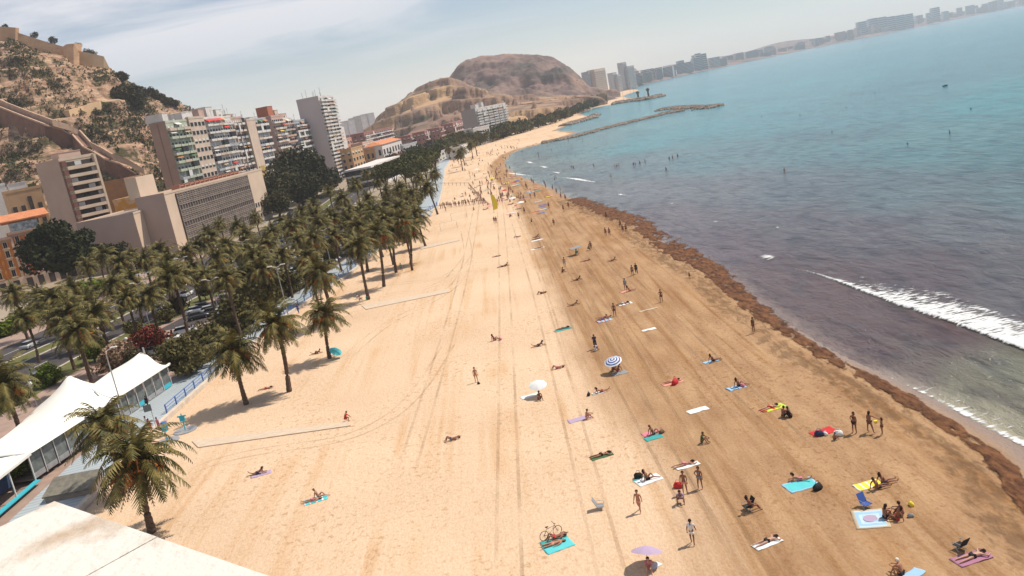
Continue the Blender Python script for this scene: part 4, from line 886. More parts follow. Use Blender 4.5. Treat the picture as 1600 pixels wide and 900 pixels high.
# shrubs along the promenade
shr=[(287,556,4.3,1,'rounded olive shrub at the right end of the white tent'),(268,545,2.5,1,'small olive shrub just behind the tent corner'),(330,528,4.0,1,'olive shrub second from the tent along the promenade'),(352,512,3.2,1,'olive shrub third from the tent along the promenade'),(371,492,4.6,1,'tall olive shrub behind the two near palms'),(398,466,5,1,'broad olive shrub beyond the near palms'),(236,528,3.4,3,'dark red flowering shrub behind the tent'),(180,558,3.6,4,'pale pink blossoming shrub behind the tent peak'),(420,455,4,1,'olive shrub by the far lamp post of the promenade'),(212,560,2.5,6,'dark shrub in the shade behind the tent'),(310,548,3.0,6,'dark shrub between the olive shrubs')]
for x,y,r,mi,l in shr: q=at_h(x,y,r*.6+.6); broadtree((q.x,q.y,.1),r,r*.62,mi,l,'shrub',cat='shrub',nclump=26,nleaf=70,fl=.85,leaf=.075)
q=at_h(22,508,2); 
for k,(x,y,r,l) in enumerate([(10,510,4.5,'green hedge mound at the left edge beyond the road'),(48,492,4.5,'green hedge mound beside the coast road'),(88,478,4,'green hedge mound under the dark palms'),(140,450,5.5,'bright green hedge top between the palms'),(8,728,2.6,'bright green shrub beside the low pavilion at the left edge')]):
    q=at_h(x,y,2); broadtree((q.x,q.y,0),r,1.6,5,l,'hedge',cat='hedge',nclump=24,nleaf=70,fl=.45)
sl_=['nearest','second','third','fourth','fifth','sixth','seventh','eighth','ninth','tenth','eleventh','farthest']
for k in range(12):
    Y=158+k*13.5+R.uniform(-2,2); broadtree((ex(Y)-8.2+R.uniform(-.6,.6),Y,.1),R.uniform(2.6,4),R.uniform(2.2,3),1,sl_[k]+' olive tree of the line between the promenade and the parked cars','olive_tree','olive trees between the promenade and the parked cars',nclump=26,nleaf=70,fl=.85,leaf=.075)
for k in range(9):
    Y=122+k*9+R.uniform(-2,2); broadtree((ex(Y)-30-R.uniform(0,3),Y,.1),R.uniform(1.6,2.8),R.uniform(1.2,1.8),R.choice([1,6,5]),sl_[k]+' low bush of the lawn strip beside the coast road','bush','bushes on the lawn strip by the coast road',cat='bush',nclump=26,nleaf=70,fl=.85,leaf=.075)
# pines and far greenery
for k,(x,y,Y,r) in enumerate([(598,270,330,5),(612,266,350,5.5),(628,262,360,6),(642,256,370,6.5),(655,252,385,6),(668,248,400,6),(640,270,345,4.5),(662,262,365,4.5),(676,243,430,6),(690,228,600,7),(705,226,620,7),(652,243,430,6)]):
    q=AT(x,y,Y); broadtree((q.x,q.y,0),r,max(4,q.z),2,['first','second','third','fourth','fifth','sixth','low front','second low front','ninth','tall rear','tallest rear','slim rear'][k]+' feathery olive pine from the left at the far end of the promenade','pine_tree','pines at the far end of the promenade',nclump=20,nleaf=50)
for k in range(64):
    t=k/63; x=700+t*235+R.uniform(-4,4); y=np.interp(x,[700,740,800,850,880,935],[226,218,206,196,192,164])+R.uniform(-5,3); Y=np.interp(x,[700,800,880,935],[640,760,900,1250])+R.uniform(0,40)
    q=AT(x,y,Y); broadtree((q.x,q.y,0),R.uniform(6,10),max(5,min(q.z,12)),R.choice([6,2,2,1]),'distant dark tree '+('above the far promenade','left of the white slab block','in front of the white slab block','right of the white slab block','below the long orange roof','by the crimson roof','at the foot of the promontory','on the tip of the shore by the far towers')[k//8],'distant_tree','trees between the beach end and the ridge',nclump=14,nleaf=30,leaf=.12)
for k in range(26):
    x=530+R.uniform(0,200); Y=R.uniform(560,1000); q=AT(x,np.interp(x,[530,730],[235,200]),Y); broadtree((q.x,q.y,0),R.uniform(5,8),5,6,'distant tree '+('below the salmon pink house','between the ochre house and the tiled villa','in front of the tiled villa','beside the domed grey hall','in front of the first red brick rows','in front of the last red brick row')[min(5,int((x-530)/34))]+', '+('near','middle','far')[min(2,int((Y-560)/147))]+' line','distant_tree','trees among the houses below the ridge',nclump=14,nleaf=30,leaf=.12)
for x,y,Y,r,l in [(8,42,650,3,'leftmost tree behind the fortress wall'),(55,56,655,3.5,'first dark tree behind the fortress wall'),(84,64,655,4.2,'dark tree left of the fortress bastion'),(120,72,655,3.5,'small tree right of the fortress bastion'),(137,83,655,4.5,'broad dark tree behind the low fortress wall'),(145,84,655,3,'small dark tree at the end of the low fortress wall')]:
    q=AT(x,y,Y); broadtree((q.x,q.y,q.z-3),r,3,6,l,'hill_tree',nclump=16,nleaf=40)
for k,(x,y,r) in enumerate([(200,150,11),(236,142,6),(251,149,5),(262,154,5),(272,158,5),(215,138,6),(190,118,6),(210,160,9)]):
    h=hit(bvA,x,y+8); 
    if h is None: h=AT(x,y,660)
    broadtree((h.x,h.y,h.z-1),r,r*.5,6,['largest dark tree on the castle hillside','tree on the skyline of the castle hill, first past the slope','second skyline tree of the castle hill','third skyline tree of the castle hill','lowest skyline tree of the castle hill','dark tree just above the pale terrace wall','tree at the right foot of the fortress wall','dark tree below the largest hillside tree'][k],'hill_tree',nclump=20,nleaf=50,leaf=.11)

# ---- palms
M_FROND=mat('palm_frond',(.040,.043,.011),(.20,.155,.045),1.3,4,.6,spec=.15,rampa=(.38,.62)); M_FRUIT=mat('date_stalks',(.60,.20,.04),(.38,.14,.04),3,3,.8); M_PT=mat('palm_trunk',(.15,.095,.065),(.085,.055,.04),5,3,.95); M_DEAD=mat('dry_frond',(.30,.19,.10),(.19,.12,.06),1,3,.9)
def frond(mb,az,el,Ln,rr,droop,m=0,nl=22,wl=.74):
    # arching rachis with two rows of leaflets
    d=Vector((math.cos(az)*math.cos(el),math.sin(az)*math.cos(el),math.sin(el))); p=Vector((0,0,0)); side=Vector((-math.sin(az),math.cos(az),0)); tw=rr.uniform(-.5,.5)
    pts=[p.copy()]; dirs=[d.copy()]; n=nl; st=Ln/n
    for i in range(n):
        p=p+d*st; d=(d+Vector((0,0,-droop/n*(1+i/n*1.3)))).normalized(); pts.append(p.copy()); dirs.append(d.copy())
    for i in range(0,n,4):
        j=min(n,i+4); a,b=pts[i],pts[j]; w=.05*(1-i/n)+.012; up=dirs[i].cross(side); mb.quad(a-side*w,b-side*w*.8,b+side*w*.8,a+side*w,m=m); 
    for i in range(2,n+1):
        t=i/n; l_=wl*(math.sin(math.pi*min(1,t*.86+.10))**.7)*rr.uniform(.85,1.1); a=pts[i]; dd=dirs[i]; up=side.cross(dd)*-1
        for s in (-1,1):
            ld=(side*s*(.85)+dd*.55-Vector((0,0,.42))+up*.12*s*tw+Vector((rr.gauss(0,.09),rr.gauss(0,.09),rr.gauss(0,.09)))).normalized()
            w=.07; b=a+ld*l_; mb.quad(a-dd*w,a+dd*w,b+dd*.012-Vector((0,0,.1*l_)),b-dd*.012-Vector((0,0,.1*l_)),m=m)
def palm_crown(seed,dates=True):
    rr=random.Random(seed); mb=MB()
    for k in range(50):
        az=k*2.39996+rr.uniform(-.2,.2); f=k/49; el=rad(82-104*f+rr.uniform(-10,10)); Ln=rr.uniform(3.1,4.2)*(1-.12*f)*(.8 if f<.12 else 1)
        frond(mb,az,el,Ln,rr,rr.uniform(1.2,1.7) if el>-.1 else .6)
    cm=mb.mesh('crown',M_FROND)
    mb=MB()
    for k in range(16):
        az=rr.uniform(0,6.28); frond(mb,az,rad(rr.uniform(-62,-38)),rr.uniform(1.8,2.7),rr,.35,nl=12,wl=.35)
    dm=mb.mesh('dry_skirt',M_DEAD)
    mb=MB()
    for k in range(13 if dates else 5):
        az=rr.uniform(0,6.28); e=rr.uniform(.2,.8); a=Vector((math.cos(az),math.sin(az),0)); p1=a*.75+Vector((0,0,.5*e)); p2=a*1.25+Vector((0,0,-.15))
        mb.tube([(0,0,.0),p1,p2],[.05,.05,.04],4)
        for j in range(12):
            q=p2+Vector((rr.gauss(0,.22),rr.gauss(0,.22),rr.uniform(-.8,.1))); mb.tube([p2,q],[.045,.07],3,cap=False)
    mb.ell((0,0,-.15),(.45,.45,.65),8,5)
    fm_=mb.mesh('date_clusters',M_FRUIT)
    return cm,dm,fm_
PC=[palm_crown(s,s%3!=0) for s in (1,2,3,4,5)]
def trunk_mesh(seed):
    rr=random.Random(seed); mb=MB(); n=26; bx,by=rr.uniform(-.4,.4),rr.uniform(-.3,.3)
    path=[(bx*math.sin(math.pi*i/n)*.6,by*math.sin(math.pi*i/n)*.6,i/n*8) for i in range(n+1)]
    rd=[(.34-.10*min(1,i/n*3) if i<n*.3 else .24)*(1.08 if i%2 else .95)+(.10 if i>n-3 else 0) for i in range(n+1)]
    mb.tube(path,rd,9); return mb.mesh('trunk',M_PT)
TM=[trunk_mesh(s) for s in range(4)]
PALMN=0
def palm(cx,cy,zc,s=1.,label=None,group=None,foot=None,fr=True,var=None):
    global PALMN
    PALMN+=1; v=PALMN%5 if var is None else var
    if foot: f=G(*foot,.0); c=AT(cx,cy,f.y); zc=c.z; s*=1.12
    else: c=G(cx,cy,zc); f=Vector((c.x,c.y,0)); s*=1.13
    r=thing('palm_tree',label,'palm tree',f,0,group)
    lean=Vector((c.x-f.x,c.y-f.y,zc)); t=link('trunk',TM[PALMN%4],r); t.rotation_euler=Vector((0,0,1)).rotation_difference(lean.normalized()).to_euler(); t.scale=(s*.82,s*.82,lean.length/8)
    a=R.uniform(0,6.28); tx,ty=R.uniform(-.14,.14),R.uniform(-.14,.14)
    for nm,me in zip(('crown','dry_skirt','date_clusters'),PC[v]):
        o_=link(nm,me,r,(lean.x,lean.y,zc),a,(s*R.uniform(.93,1.07),s*R.uniform(.93,1.07),s*R.uniform(.88,1.12))); o_.rotation_euler=(tx,ty,a)
    return r
NP=[((215,724),(238,832),1.22,'big palm filling the lower left corner beside the white ledge'),((163,668),(190,775),1.12,'palm behind the big lower left palm overlapping the tent'),((366,552),(385,632),1.12,'palm on the sand nearest the blue railing'),((432,508),(452,612),1.12,'palm with orange date stalks right of the railing palm'),((507,493),(515,560),.98,'smaller palm beside the turquoise parasol'),((500,432),(520,505),1.25,'big pale palm by the promenade with drooping fronds'),((561,388),(576,468),1.12,'palm at the end of the middle boardwalk'),((590,370),(600,448),1.1,'palm just right of the boardwalk palm'),((614,366),(619,426),1.05,'third palm of the row beyond the middle boardwalk'),((639,360),(642,413),1.12,'last palm of the row standing nearest the open sand'),((651,338),(665,385),1.0,'palm behind the last palm of the near row'),((668,295),(684,335),1.1,'palm in front of the pale blue paving of the far plaza'),((679,272),(684,300),1.1,'far palm left of the sports pitch')]
for (cx,cy),ft,s,l in NP: palm(cx,cy,0,s,l,None,ft)
palm(4,605,8.5,1.15,'palm cut by the left edge beside the low white pavilion'); palm(22,462,9.5,1.1,'tall palm at the left edge beyond the coast road')
row=[(40,500,9),(62,470,9),(112,458,9),(200,470,9),(112,492,9),(85,470,9.5),(93,500,9),(136,475,9.5),(150,492,9),(178,449,9),(120,520,8.5),(189,415,9),(136,417,9),(163,401,9),(227,409,9),(263,415,9),(233,464,9.5),(270,437,9),(291,396,9),(261,430,8.5),(322,362,9),(371,355,9),(399,342,9),(354,387,10),(339,406,9),(354,438,9),(382,395,9),(401,406,9),(416,383,9),(441,402,9),(441,349,9),(456,359,9),(471,334,9),(467,379,9),(490,376,9),(515,338,9),(490,321,9),(533,317,9),(543,347,9),(522,372,9),(555,290,10),(572,273,12),(592,283,10),(625,297,9),(642,305,9),(467,352,9),(492,336,9),(519,345,9),(544,332,9),(536,313,9),(514,299,10),(605,322,9),(622,330,9),(583,335,9),(604,300,9),(575,312,9),(560,360,9),(310,385,9),(300,420,9),(330,372,9),(425,365,9),(385,370,9),(320,435,9),(205,440,9),(250,395,9),(600,345,9),(628,348,9),(565,330,9),(500,352,9),(480,402,8),(640,322,8),(410,425,8),(380,435,8),(207,400,9),(343,352,9)]
ZN=[((0,110),'in front of the orange house and the round dark tree'),((110,215),'in front of the blank shaded wing'),((215,290),'before the corner of the grid fronted building'),((290,360),'before the left half of the dark window grid'),((360,425),'before the cream end of the grid fronted building'),((425,480),'before the left trees of the dark grove'),((480,545),'before the right trees of the dark grove'),((545,600),'below the ochre and salmon houses'),((600,720),'next to the pines and the far plaza')]
rows_={}
for x,y,z in row:
    zn=next(t for (a,b),t in ZN if a<=x<b); rows_.setdefault(zn,[]).append((x,y,z))
ORD=['farthest','second farthest','third farthest','fourth from the back','fifth from the back','sixth from the back','seventh from the back','eighth from the back','ninth from the back','tenth from the back','eleventh from the back','twelfth from the back','thirteenth from the back']
for zn,l_ in rows_.items():
    l_.sort(key=lambda q:q[1])
    for k,(x,y,z) in enumerate(l_):
        palm(x,y,z+R.uniform(-1.4,1.2),R.uniform(.85,1.18),(ORD[k] if k<len(l_)-1 else 'nearest')+' grove palm '+zn,'palms of the grove along the coast road')
for x,y in [(700,236),(712,232),(722,240),(735,232),(742,228),(718,246),(655,284),(731,225)]: palm(x,y-4,8,1,'small far palm by the end of the beach promenade','far palms at the end of the beach')

# ================================================================== PROMENADE FURNITURE
M_BLUE=mat('blue_paint',(.07,.16,.42),rough=.4); M_TENT=mat('tent_membrane',(.86,.83,.76),(.80,.77,.70),.25,4,.55); M_STEEL=mat('grey_steel',(.42,.42,.42),(.33,.33,.33),2,3,.4,metal=.4); M_CYAN=mat('cyan_paint',(.05,.42,.52)); M_SLATE=mat('slate_glass',(.16,.17,.16),(.08,.09,.09),1.5,3,.2)
def railing(Y0,Y1,label):
    r=thing('railing',label,'railing',(ex(Y0)-.1,Y0,.5)); o=r.location
    Ys=list(np.arange(Y0,Y1,3.0))
    for Y in Ys: MB().box(-.07,.07,-.07,.07,0,1.15).build('post',M_BLUE,r,loc=(ex(Y)-.1-o.x,Y-o.y,0))
    for h in (.35,.7,1.08):
        MB().tube([(ex(Y)-.1-o.x,Y-o.y,h) for Y in Ys],.035 if h<1 else .055,6).build('rail',M_BLUE,r)
railing(101,122,'blue metal railing along the promenade edge nearest the camera'); railing(146,200,'blue metal railing along the promenade beyond the near palms'); railing(258,290,'blue railing round the pale plaza far along the beach')
# restaurant tent: follows the inner edge of the promenade
tf=[G(0,787,.55),G(100,722,.55),G(200,657,.55),G(272,602,.55)]
Y0,Y1=85.5,tf[3].y; r=thing('restaurant_tent','white two peaked membrane tent with glazed side along the promenade','tent',(tf[2].x,tf[2].y,.5)); o=r.location
X0=np.interp(Y0,[p.y for p in tf],[p.x for p in tf]); X1=tf[3].x
fx=lambda u:X0+(X1-X0)*u; fy=lambda u:Y0+(Y1-Y0)*u
dn=Vector((X1-X0,Y1-Y0,0)).normalized(); pn=Vector((-dn.y,dn.x,0)); W_=8.4; Hf=3.0
pk=[(.30,.55,7.6),(.86,.55,8.2)]
pkA=G(107,599,6.9); pkB=G(226,553,5.9)
def uv(p): q=Vector((p.x-X0,p.y-Y0,0)); return q.dot(dn)/((Vector((X1-X0,Y1-Y0,0))).length),q.dot(pn)/W_
pk=[(*uv(pkA),6.9),(*uv(pkB),5.9)]
V=[];nu,nv=60,26; Lt_=Vector((X1-X0,Y1-Y0,0)).length
for i in range(nu+1):
    for j in range(nv+1):
        u=i/nu; v=j/nv; zz=Hf-.0+.5*math.sin(math.pi*v)*.0
        h=0
        for (a,b,t) in pk:
            dd=math.hypot((u-a)*Lt_,(v-b)*W_); h=max(h,(t-Hf)*math.exp(-dd/4.0)*1.08)
        e=min(1,min(v*3.2,(1-v)*6))*min(1,u*16+.1,(1-u)*Lt_/1.6+.05)
        sag=.25*math.sin(math.pi*v)
        q=Vector((X0,Y0,0))+dn*(u*Lt_)+pn*(v*W_-.3); V.append((q.x-o.x,q.y-o.y,Hf+(h+sag)*e-.5+.5))
mb=MB(); mb.v=V; mb.f=[(i*(nv+1)+j,(i+1)*(nv+1)+j,(i+1)*(nv+1)+j+1,i*(nv+1)+j+1) for i in range(nu) for j in range(nv)]; mb.m=[0]*len(mb.f); c=mb.build('canopy',M_TENT,r,smooth=True)
sol=c.modifiers.new('s','SOLIDIFY'); sol.thickness=.06
def along(u,v,z): q=Vector((X0,Y0,0))+dn*(u*Lt_)+pn*v; return (q.x-o.x,q.y-o.y,z)
n=14
for k in range(n+1):
    u=k/n; MB().tube([along(u,.25,0),along(u,.25,Hf)],.06,6).build('post',M_WHITE,r)
for k in range(n):
    a,b=along(k/n+.006,.3,.1),along((k+1)/n-.006,.3,.1); MB().quad(a,b,(b[0],b[1],Hf-.15),(a[0],a[1],Hf-.15)).quad((a[0]+.03,a[1],.1),(b[0]+.03,b[1],.1),(b[0]+.03,b[1],.7),(a[0]+.03,a[1],.7),m=1).build('glass_panel',[M_SLATE,M_CYAN if k in(6,10,13) else M_STEEL],r)
MB().tube([along(-.02,.1,Hf),along(1.02,.1,Hf)],.14,6).build('edge_beam',M_WHITE,r)
for a,b,t in pk: MB().tube([along(a,b*W_,0),along(a,b*W_,t+.4)],.12,6).build('mast',M_STEEL,r)
MB().prism([along(0,.6,0)[:2],along(1,.6,0)[:2],along(1,W_-.8,0)[:2],along(0,W_-.8,0)[:2]],0,.12).build('floor',mat('tent_floor',(.25,.2,.17)),r)
# low pavilion continuing to the left edge
r=thing('flat_pavilion','low flat roofed white pavilion with open front at the left edge','pavilion',(tf[0].x,tf[0].y,.5)); o=r.location
A_=Vector((np.interp(66,[p.y for p in tf],[p.x for p in tf])+1.2,66,0)); B_=Vector((X0,Y0-.3,0)); d_=(B_-A_).normalized(); p_=Vector((-d_.y,d_.x,0))
def pl(a,b): q=A_+d_*a+p_*b; return (q.x-o.x,q.y-o.y)
LL=(B_-A_).length
MB().prism([pl(0,-.4),pl(LL,-.4),pl(LL,1.2),pl(0,1.2)],2.85,3.1).build('roof_edge',M_WHITE,r)
MB().prism([pl(LL*.42,1.2),pl(LL,1.2),pl(LL,7),pl(LL*.42,7)],2.9,3.15).build('roof',M_TENT,r)
MB().prism([pl(LL*.55,7),pl(LL,7),pl(LL,14),pl(LL*.55,14)],0,3.0).build('back_wall',mat('pav_terracotta',(.50,.30,.2),(.4,.22,.15),.8,4),r)
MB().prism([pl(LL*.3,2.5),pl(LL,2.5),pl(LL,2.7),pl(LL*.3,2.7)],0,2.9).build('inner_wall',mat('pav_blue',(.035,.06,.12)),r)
MB().prism([pl(0,-.5),pl(LL,-.5),pl(LL,.1),pl(0,.1)],0,.12).build('cyan_kerb',M_CYAN,r)
for k in range(6): a=pl(LL*k/5,0); MB().tube([(*a,0),(*a,2.85)],.09,6).build('post',M_WHITE,r)
g=MB(); g.prism([pl(LL*.9,9),pl(LL*.98,9),pl(LL*.98,11.5),pl(LL*.9,11.5)],3.0,4.6); g.prism([pl(LL*.885,8.7),pl(LL*.995,8.7),pl(LL*.995,11.8),pl(LL*.885,11.8)],4.6,5.0); g.build('chimney_block',M_WHITE,r)
for k in (.91,.95): a=pl(LL*k,8.98); MB().box(a[0]-.3,a[0]+.3,a[1]-.15,a[1],3.5,4.2).build('vent',M_DARK,r)
# small concrete stair shelter near the ledge
a=G(72,786,.5); r=thing('stair_shelter','low dark concrete stair shelter between the promenade and the big palm','shelter',a)
g=MB(); g.prism([(0,0),(4.6,0),(4.6,2.6),(0,2.6)],0,[.5,.5,1.3,1.3]); g.build('wall',mat('shelter_concrete',(.30,.25,.2),(.22,.18,.15),1,5),r)
MB().prism([(-.15,-.15),(4.75,-.15),(4.75,2.75),(-.15,2.75)],[.52,.52,1.32,1.32],[.66,.66,1.46,1.46]).build('roof',mat('shelter_roof',(.20,.18,.14),(.13,.12,.10),2,4),r)
# street lamps
def lamp(fx_,fy_,h,label,double=True,group=None,z=.5):
    f=G(fx_,fy_,z); r=thing('street_lamp',label,'street lamp',f,0,group)
    MB().tube([(0,0,0),(0,0,h)],[.11,.06],7).build('pole',M_STEEL,r)
    for s in ((-1,1) if double else (1,)):
        MB().tube([(0,0,h-.1),(s*.9,0,h+.25)],.04,5).box(s*.7,s*1.5,-.16,.16,h+.2,h+.32).build('lamp_head',M_WHITE,r)
lamp(197,658,9,'lamp post rising through the front of the white tent',False); lamp(453,503,9.5,'slim lamp post on the promenade beyond the shrubs'); lamp(350,517,9,'lamp post among the olive shrubs of the promenade')
for k,(x,y) in enumerate([(520,425),(555,380),(590,350),(622,318),(650,300),(432,400),(470,372),(395,440),(300,470),(237,520),(245,500),(275,300+180),(640,272),(610,300)]): lamp(x,y,9.5,'grey street lamp between the palms, '+('below the cream end wall','by the parked rows nearest the sand','near the far parked rows','by the far plaza','beside the pines','in front of the grid facade','under the grid facade end','by the promenade shrubs','in front of the blank wing','behind the white tent peak','by the blossoming shrub','by the corner of the grid building','at the far plaza edge','at the foot of the pines')[k],True,'street lamps among the palms',.1)
def globe(px,py):
    f=G(px,py,.1); r=thing('globe_lamp','short lamp post with a white globe on the garden pavement','street lamp',f,0,'globe lamps on the garden pavement'); MB().tube([(0,0,0),(0,0,3.6)],.06,6).build('pole',M_STEEL,r); MB().ell((0,0,3.85),(.3,.3,.3),9,6).build('globe',M_WHITE,r)
for x,y in [(207,565),(143,600),(60,640),(235,545)]: globe(x,y)
# bin, sign, showers
r=thing('litter_bin','blue litter bin at the end of the railing','litter bin',G(259,673,.5)); MB().tube([(0,0,0),(0,0,.95)],[.32,.36],10).build('body',M_BLUE,r); MB().tube([(0,0,.95),(0,0,1.1)],[.38,.3],10).build('lid',M_BLUE,r)
r=thing('sign_post','small square sign on a thin post by the railing','sign',G(244,668,.5),.3); MB().tube([(0,0,0),(0,0,2.6)],.035,6).build('pole',M_STEEL,r); MB().box(-.75,.1,-.05,-.02,2.1,2.9).build('sign_board',mat('sign_dark',(.16,.18,.18)),r)
for x,y,l in [(290,673,'turquoise beach shower standing on a round grey plate'),(262,690,'turquoise beach shower half hidden by the big palm')]:
    r=thing('beach_shower',l,'shower',G(x,y,0)); MB().tube([(0,0,.0),(0,0,.1)],1.3,16).build('plate',M_STEEL,r); MB().tube([(0,0,.1),(0,0,2.1)],.07,6).build('pole',M_CYAN,r); MB().box(-.5,.5,-.06,.06,1.7,1.85).box(-.28,.28,-.1,.1,1.2,1.7).build('shower_head',M_CYAN,r)
# white ledge of the viewer's own roof
C0=G(85,783,27.5); CL=G(0,823,27.5); CR=G(425,901,27.5); dl=(CL-C0).normalized(); dr=(CR-C0).normalized()
M_LEDGE=mat('ledge_plaster',(.66,.61,.54),(.40,.28,.18),2.0,12,.85,bump=.02,bscale=14,rampa=(.50,.70))
r=thing('roof_ledge','sunlit white plaster ledge of the roof in the lower left corner','parapet',(0,0,0))
def quadp(a,b,e=0): return [(C0+dl*e+dr*e).xy,(C0+dl*a+dr*e).xy,(C0+dl*a+dr*b).xy,(C0+dl*e+dr*b).xy]
js=(G(225,850,27.5)-C0).dot(dr)
mb=MB(); mb.prism([(C0).xy,(C0+dr*(js-.006)).xy,(C0+dr*(js-.006)+dl*9).xy,(C0+dl*9).xy],27.2,27.5); mb.build('slab',M_LEDGE,r)
mb=MB(); mb.prism([(C0+dr*js).xy,(C0+dr*9).xy,(C0+dr*9+dl*9).xy,(C0+dr*js+dl*9).xy],27.2,27.498); mb.build('slab',M_LEDGE,r)
MB().prism([(C0+dr*.15+dl*.15).xy,(C0+dr*9+dl*.15).xy,(C0+dr*9+dl*9).xy,(C0+dr*.15+dl*9).xy],.6,27.19).build('wall',M_BEIGE,r)

# ---- vehicles
CARM=[mat('car_'+k,c,rough=.3,spec=.6) for k,c in dict(white=(.7,.7,.7),silver=(.38,.39,.4),black=(.03,.03,.035),blue=(.05,.08,.2),red=(.35,.04,.03),grey=(.15,.155,.165)).items()]
M_TYRE=mat('tyre',(.02,.02,.02)); M_RIM=mat('wheel_rim',(.4,.4,.4),rough=.3,metal=.6)
def loft(mb,secs,m=0):
    i0=len(mb.v); n=len(secs[0])
    for s in secs: mb.v+=[tuple(p) for p in s]
    for k in range(len(secs)-1):
        for j in range(n-1): mb.f.append((i0+k*n+j,i0+k*n+j+1,i0+(k+1)*n+j+1,i0+(k+1)*n+j)); mb.m.append(m)
    mb.f.append(tuple(i0+j for j in range(n-1,-1,-1))); mb.f.append(tuple(i0+(len(secs)-1)*n+j for j in range(n))); mb.m+=[m,m]
def carmesh():
    mb=MB(); secs=[]
    for x,zt,w in [(-2.1,.62,.72),(-2.0,.9,.82),(-1.2,.98,.86),(0,.97,.88),(1.0,.92,.87),(1.7,.8,.82),(2.1,.55,.7)]:
        secs.append([(x,-w,.25),(x,-w*1.02,zt*.65),(x,-w*.92,zt),(x,w*.92,zt),(x,w*1.02,zt*.65),(x,w,.25),(x,-w,.25)])
    loft(mb,secs); body=mb.mesh('body',CARM[0],True)
    mb=MB(); mb.prism([(-1.75,-.72),(1.0,-.74),(1.0,.74),(-1.75,.72)],.9,.98)
    i=len(mb.v); mb.v+=[(-1.8,-.76,.93),(1.05,-.78,.93),(1.05,.78,.93),(-1.8,.76,.93),(-1.35,-.58,1.42),(.25,-.6,1.42),(.25,.6,1.42),(-1.35,.58,1.42)]
    for a in ((0,1,5,4),(1,2,6,5),(2,3,7,6),(3,0,4,7)): mb.f.append(tuple(i+q for q in a)); mb.m.append(0)
    gl=mb.mesh('windows',M_GLASS)
    mb=MB(); mb.prism([(-1.38,-.6),(.27,-.62),(.27,.62),(-1.38,.6)],1.42,1.47); rf=mb.mesh('roof',CARM[0])
    mb=MB(); mb.tube([(0,-.1,0),(0,.1,0)],.32,12,0); mb.tube([(0,-.115,0),(0,.115,0)],.19,8,1); wh_=mb.mesh('wheel',[M_TYRE,M_RIM])
    return body,gl,rf,wh_
CB=carmesh()
def car(x,y,z,rz,label,group,ci=None):
    ci=R.choice([0,0,1,1,2,3,4,5,5]) if ci is None else ci; label=label.replace('COLOUR',['white','silver','black','blue','red','grey'][ci])
    r=thing('parked_car' if group and 'parked' in group else 'car',label,'car',(x,y,z),rz,group)
    for nm,me,m in (('body',CB[0],CARM[ci]),('windows',CB[1],None),('roof',CB[2],CARM[ci])):
        o=link(nm,me,r)
        if m: o.material_slots[0].link='OBJECT'; o.material_slots[0].material=m
    for a in (-1.35,1.3):
        for b in (-.8,.8): link('wheel',CB[3],r,(a,b,.32))
for off_,rwn in ((-10.5,'row nearest the promenade'),(-17.5,'second row from the promenade'),(-20.8,'third row from the promenade'),(-27.0,'row nearest the coast road')):
    Y=162
    while Y<338:
        if R.random()<(.75 if Y>185 else .45): 
            car(ex(Y)+off_,Y,.12,R.uniform(-.05,.05)+.05,'COLOUR car parked in the '+rwn+', '+('nearest','middle','farther','farthest')[min(3,int((Y-162)/44))]+' quarter of the lot','cars parked in the rows behind the palms')
        Y+=2.75
for x,y,ci,l in [(243,553,1,'silver car parked behind the right peak of the tent'),(268,534,0,'white car parked left of the olive shrubs'),(290,521,0,'white car behind the second olive shrub'),(312,498,2,'black car parked beyond the olive shrubs'),(330,488,1,'silver car beside the black one')]: g=G(x,y,.1); car(g.x,g.y,.1,.3,l,None,ci)
for x,y,ci,l in [(62,594,0,'white van-like car stopped on the road at the left edge'),(133,535,1,'silver car driving on the coast road under the palms')]: g=G(x,y,.07); car(g.x,g.y,.07,math.pi/2,l,None,ci)
for k in range(16):
    Y=170+k*13+R.uniform(-3,3); car(ex(Y)+R.choice([-41.5,-47,-59.5,-65.5]),Y,.07,math.pi/2-.1,'COLOUR car on the coast road '+('beside the white tent','behind the shrubs','in front of the blank wing','along the grid fronted building','by the dark grove')[min(4,k//3)],'cars driving on the coast road')

# ================================================================== PEOPLE
SKIN=[mat('skin_tan',(.40,.19,.115),rough=.55),mat('skin_brown',(.25,.105,.06),rough=.55),mat('skin_fair',(.48,.27,.18),rough=.55)]
HAIR=[mat('hair_dark',(.025,.015,.012)),mat('hair_brown',(.09,.045,.025)),mat('hair_grey',(.30,.27,.24)),mat('hat_white',(.65,.62,.56))]
CL={k:mat('cloth_'+k,c,rough=.85) for k,c in dict(black=(.02,.02,.022),white=(.7,.7,.68),red=(.5,.03,.03),blue=(.05,.10,.32),navy=(.03,.04,.09),pink=(.6,.2,.25),green=(.06,.13,.05),aqua=(.10,.50,.52),yellow=(.75,.60,.06),purple=(.36,.16,.24),grey=(.25,.26,.27),lightblue=(.30,.48,.62),orange=(.6,.22,.06),lime=(.45,.6,.05),salmon=(.62,.27,.2),paleblue=(.46,.58,.64),brown=(.15,.08,.05),lilac=(.40,.30,.42),teal=(.05,.32,.30),sand=(.5,.4,.28)).items()}
